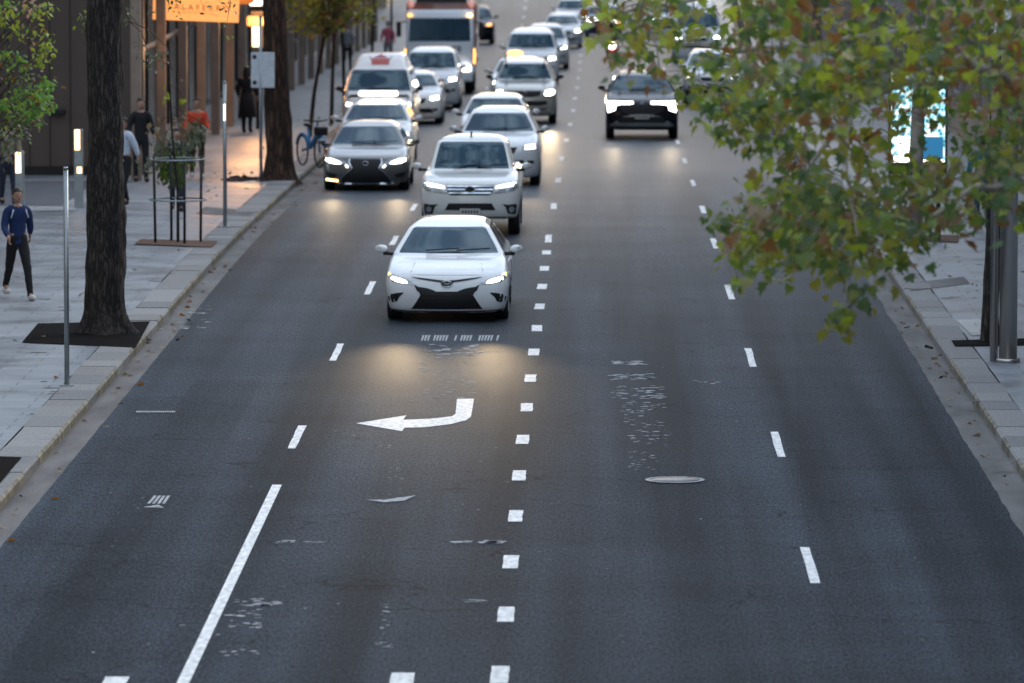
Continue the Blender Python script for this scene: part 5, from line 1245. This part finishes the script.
    dg = bpy.context.evaluated_depsgraph_get(); ev = bpy.data.meshes.new_from_object(o.evaluated_get(dg)); bpy.data.objects.remove(o)
    ev.materials.clear(); ev.materials.append(M['skin']); bo = bpy.data.objects.new('body', ev); C.objects.link(bo); bo.parent = T
    # clothing grown from the same joints
    def garment(nm_, keys_, extra, m_, edges_, over={}):
        n2 = {q: (N_[q][0], tuple(a*1.0+extra*k for a in (N_[q][1] if isinstance(N_[q][1], tuple) else (N_[q][1],)*2))) for q in keys_}; n2.update(over)
        ev2 = skin_mesh(n2, edges_, 2); ev2.materials.clear(); ev2.materials.append(M[m_]); q = bpy.data.objects.new(nm_, ev2); C.objects.link(q); q.parent = T
        tx = bpy.data.textures.get('folds') or bpy.data.textures.new('folds', 'CLOUDS'); tx.noise_scale = .09
        dm = q.modifiers.new('d', 'DISPLACE'); dm.texture = tx; dm.strength = .018; dm.mid_level = .45
        return q
    N_['hem'] = (V(0,0,.83),(.150*k,.115*k)); N_['cuffl'] = ((N_['anl'][0][0],N_['anl'][0][1]+.01,N_['anl'][0][2]-.045*k),.05*k); N_['cuffr'] = ((N_['anr'][0][0],N_['anr'][0][1]+.01,N_['anr'][0][2]-.045*k),.05*k)
    te = [('waist','chest'),('chest','neck0'),('pelvis','waist'),('pelvis','hem')]; tk = ['waist','pelvis','hem','chest','neck0']
    for nm in 'lr': te += [('neck0','sh'+nm),('sh'+nm,'el'+nm),('el'+nm,'wr'+nm)]; tk += ['sh'+nm,'el'+nm,'wr'+nm]
    garment('jacket' if coat else 'shirt', tk, .022 if coat else .016, top, te)
    le = [('waist','pelvis')]; lkk = ['waist','pelvis']
    for nm in 'lr': le += [('pelvis','hp'+nm),('hp'+nm,'kn'+nm),('kn'+nm,'an'+nm),('an'+nm,'cuff'+nm)]; lkk += ['hp'+nm,'kn'+nm,'an'+nm,'cuff'+nm]
    garment('trousers', lkk, .010, legs, le)
    if skirt:
        bm = bm_new(); bm_cyl(bm, (0,0,.42*k), (0,0,1.08*k), .25*k, .16*k, n=20); obj('skirt', bm, M[legs], T, True)
    for nm in 'lr':
        a_, t_ = N_['an'+nm][0], N_['to'+nm][0]; bm = bm_new()
        c_ = ((a_[0]+t_[0])/2, (a_[1]+t_[1])/2+.005, max(.045*k, (t_[2]+.015*k))); bm_ball(bm, c_, (.052*k,.145*k,.05*k), 12)
        bmesh.ops.translate(bm, vec=(0,0,0), verts=bm.verts); obj('shoe', bm, M[shoe], T)
    bm = bm_new(); bm_ball(bm, (0,(hy+.018)*k,(hz+.035)*k), (.084*k,.098*k,.098*k), 16)
    bmesh.ops.delete(bm, geom=[v for v in bm.verts if v.co.y < (hy-.03)*k and v.co.z < (hz+.05)*k], context='VERTS')
    if longhair: bm_ball(bm, (0,(hy+.05)*k,(hz-.10)*k), (.10*k,.07*k,.20*k), 12)
    obj('hair', bm, M[hair], T, True)
    for sd in (-1,1): ball('eye', (sd*.030*k,(hy-.083)*k,(hz+.008)*k), (.011*k,.008*k,.007*k), M['trim'], bo, 8)
    ball('mouth', (0,(hy-.090)*k,(hz-.055)*k), (.020*k,.006*k,.005*k), mat('lips', (.25,.09,.08), .6) if 'lips' not in bpy.data.materials else bpy.data.materials['lips'], bo, 8)
    return T, k
P1, k = person('person in blue zip jersey and black trousers walking on left footpath', 18, 299, 1.72, .38, .34, (.30,-.26), 'navy_jersey', 'black_cloth', 'shoe_white')
bm = bm_new(); bm_tube(bm, [(-.10,-.13,1.42),(-.14,-.13,1.28)], .012, n=5); bm_tube(bm, [(.10,-.13,1.42),(.14,-.13,1.28)], .012, n=5); obj('shoulder_stripe', bm, M['white_shirt'], P1)
person('person in dark trousers half hidden behind the green young tree and bollard light', 8, 205, 1.75, .3, .12, (.1,-.1), 'sand_cloth', 'navy_cloth', 'shoe_dark')
person('person in dark sweater standing against the colonnade wall', 141, 182, 1.8, .2, .05, (.05,.05), 'black_cloth', 'black_cloth', 'shoe_dark')
person('person in pale blue shirt stepping out behind the thick trunk', 124, 208, 1.78, -.6, .22, (.22,-.2), 'white_shirt', 'black_cloth', 'shoe_dark')
P2, k = person('person in orange-red jacket holding a leafy green bundle', 197, 178, 1.75, .1, .12, (.2,.2), 'red_jacket', 'brown_trousers', 'shoe_white', coat=True, elbow=(.5,.5))
p = ground(P2.location.x, P2.location.y-.34, KERB+1.02); bd = thing('leafy_bundle', 'leafy green bundle held by the orange-jacketed person', 'plant', p)
rnd = random.Random(8); VS, FS, MI = [], [], []
for _ in range(420): 
    u = Vector((rnd.gauss(0,1), rnd.gauss(0,.6), rnd.gauss(0,1))).normalized()*rnd.random()**.4
    add_leaf(VS, FS, MI, Vector((u.x*.22, u.y*.16, u.z*.26+.02)), rnd.uniform(.05,.1), 'oval', rnd.choice((0,1,2)), rnd)
leaf_obj('foliage', VS, FS, MI, [LEAF['grey'], LEAF['deep'], LEAF['tan']], bd); bm = bm_new(); bm_ball(bm, (0,0,-.16), (.16,.13,.14), 12); obj('wrapping', bm, M['green_pack'], bd)
person('person in dark navy clothes walking behind the guarded sapling', 177, 211, 1.6, .0, .14, (.1,.1), 'navy_cloth', 'navy_cloth', 'shoe_dark')
person('person in black coat and skirt walking beside the last columns', 247, 133, 1.75, 3.0, .10, (.05,.05), 'black_cloth', 'black_cloth', 'shoe_dark', longhair=True, coat=True, skirt=True)
person('distant person in dark clothes between the young trees', 347, 72, 1.8, .2, .14, (.1,.1), 'grey_cloth', 'black_cloth', 'shoe_white')
person('distant person in pink top beyond the slender leaning tree', 332, 60, 1.7, .2, .1, (.1,.1), 'pink_cloth', 'grey_cloth', 'shoe_dark')
person('distant person in pink top just left of the truck mirror', 388, 66, 1.7, .0, .1, (.1,.1), 'pink_cloth', 'grey_cloth', 'shoe_dark')
person('person in blue-teal jeans and dark boots on right footpath behind leaves', 982, 230, 1.72, 3.1, .08, (.05,.05), 'teal_cloth', 'jeans_blue', 'shoe_dark')

# blue bicycle by the reddish trunk
g = G(309, 166, KERB); bk = thing('bicycle', 'blue hire bicycle standing behind the reddish-brown trunk', 'bicycle', ground(g.x+.05, g.y, KERB), R(24))
for yy, nm in ((-.55,'wheel'),(.55,'wheel')):
    bm = bm_new(); bm_tube(bm, [(0, yy+math.cos(t_)*.34, .34+math.sin(t_)*.34) for t_ in [2*math.pi*i/32 for i in range(33)]], .022, n=6, cap=False); wh_ = obj('wheel', bm, M['tyre'], bk)
    bm = bm_new()
    for i in range(12): bm_tube(bm, [(0,yy,.34),(0,yy+math.cos(i*math.pi/6)*.33,.34+math.sin(i*math.pi/6)*.33)], .003, n=3)
    obj('spokes', bm, M['galv'], wh_)
    bm = bm_new(); bm_tube(bm, [(0, yy+math.cos(t_)*.385, .34+math.sin(t_)*.385) for t_ in [R(20)+R(140)*i/12 for i in range(13)]], .035, n=6); obj('mudguard', bm, M['cyclist_blue'], bk)
bm = bm_new(); bm_tube(bm, [(0,-.55,.34),(0,-.42,.95)], .028); bm_tube(bm, [(0,-.43,.80),(0,.05,.42)], .045); bm_tube(bm, [(0,.05,.42),(0,.55,.34)], .03); bm_tube(bm, [(0,.05,.42),(0,.20,.90)], .03); obj('frame', bm, M['cyclist_blue'], bk)
bm = bm_new(); bm_tube(bm, [(0,-.42,.95),(0,-.40,1.05)], .02); bm_tube(bm, [(-.30,-.30,1.08),(-.1,-.40,1.06),(.1,-.40,1.06),(.30,-.30,1.08)], .018); obj('handlebar', bm, M['blackmetal'], bk)
bm = bm_new(); bm_ball(bm, (0,.22,.95), (.09,.15,.045), 12); obj('saddle', bm, M['trim'], bk)
bm = bm_new(); bm_box(bm, (0,-.62,.84), (.30,.22,.20), bev=.04); obj('basket', bm, M['blackmetal'], bk)

# scooter and rider in the right lanes
g = G(612, 67); X, Y = g.x, g.y
sc_ = thing('motor_scooter', 'red-brown motor scooter with lit headlight in front of dark blue car', 'motor scooter', (X, Y, gz(Y)))
for yy in (.3,1.5):
    q = cyl('wheel', (-.07,yy,.27), (.07,yy,.27), .27, M['tyre'], sc_, n=24); cyl('rim', (-.075,yy,.27), (.075,yy,.27), .15, M['rim'], q)
prism('fairing', [(.22,.40),(.28,.80),(.42,1.02),(.55,.95),(.48,.35)], .22, M['p_red'], sc_, .05); prism('rear_body', [(.5,.30),(.95,.32),(1.05,.72),(1.7,.78),(1.75,.55),(1.2,.30)], .17, M['p_red'], sc_, .04)
bm = bm_new(); bm_ball(bm, (0,.24,.82), (.15,.07,.12), 14); obj('headlight', bm, M['hl'], sc_)
bm = bm_new(); bm_tube(bm, [(-.34,.62,1.06),(-.12,.50,1.04),(.12,.50,1.04),(.34,.62,1.06)], .02); obj('handlebar', bm, M['trim'], sc_)
rd = thing('person', 'helmeted rider in dark jacket on the red-brown motor scooter', 'person', (X, Y+.95, gz(Y)))
N_ = {'pelvis': ((0,.1,.86),(.15,.12)), 'chest': ((0,0,1.25),(.18,.12)), 'neck': ((0,-.02,1.42),(.06,.06))}
E = [('pelvis','chest'),('chest','neck')]
for sd, nm in ((-1,'l'),(1,'r')):
    N_['s'+nm] = ((sd*.18,0,1.36),.07); N_['e'+nm] = ((sd*.30,-.15,1.12),.052); N_['w'+nm] = ((sd*.31,-.38,1.09),.035)
    N_['h'+nm] = ((sd*.11,.05,.82),.10); N_['k'+nm] = ((sd*.20,-.32,.72),.07); N_['a'+nm] = ((sd*.17,-.25,.36),.045); N_['t'+nm] = ((sd*.18,-.42,.31),.04)
    E += [('neck','s'+nm),('s'+nm,'e'+nm),('e'+nm,'w'+nm),('pelvis','h'+nm),('h'+nm,'k'+nm),('k'+nm,'a'+nm),('a'+nm,'t'+nm)]
ev = skin_mesh(N_, E, 2); ev.materials.clear(); ev.materials.append(M['black_cloth']); o = bpy.data.objects.new('body', ev); C.objects.link(o); o.parent = rd
bm = bm_new(); bm_ball(bm, (0,-.04,1.60), (.135,.155,.15), 18); hm = obj('helmet', bm, M['p_black'], rd); bm = bm_new(); bm_ball(bm, (0,-.085,1.59), (.11,.12,.06), 14); obj('visor', bm, M['glass'], hm)
bm = bm_new()
for sd in (-1,1):
    for j in range(4): bm_tube(bm, [(sd*(.28+.022*j),-.36,1.09),(sd*(.28+.022*j),-.42,1.10),(sd*(.28+.022*j),-.44,1.07)], .011, n=5)
    bm_tube(bm, [(sd*.27,-.38,1.08),(sd*.25,-.42,1.06)], .012, n=5)
obj('gloves', bm, M['trim'], rd)

for o in list(bpy.data.objects):
    if o.type == 'FONT':                      # lettering becomes real mesh
        dg = bpy.context.evaluated_depsgraph_get(); me = bpy.data.meshes.new_from_object(o.evaluated_get(dg)); nm = o.name; pa, mw, ro = o.parent, o.location.copy(), o.rotation_euler.copy()
        bpy.data.objects.remove(o); q = bpy.data.objects.new('lettering', me); C.objects.link(q); q.parent = pa; q.location = mw; q.rotation_euler = ro
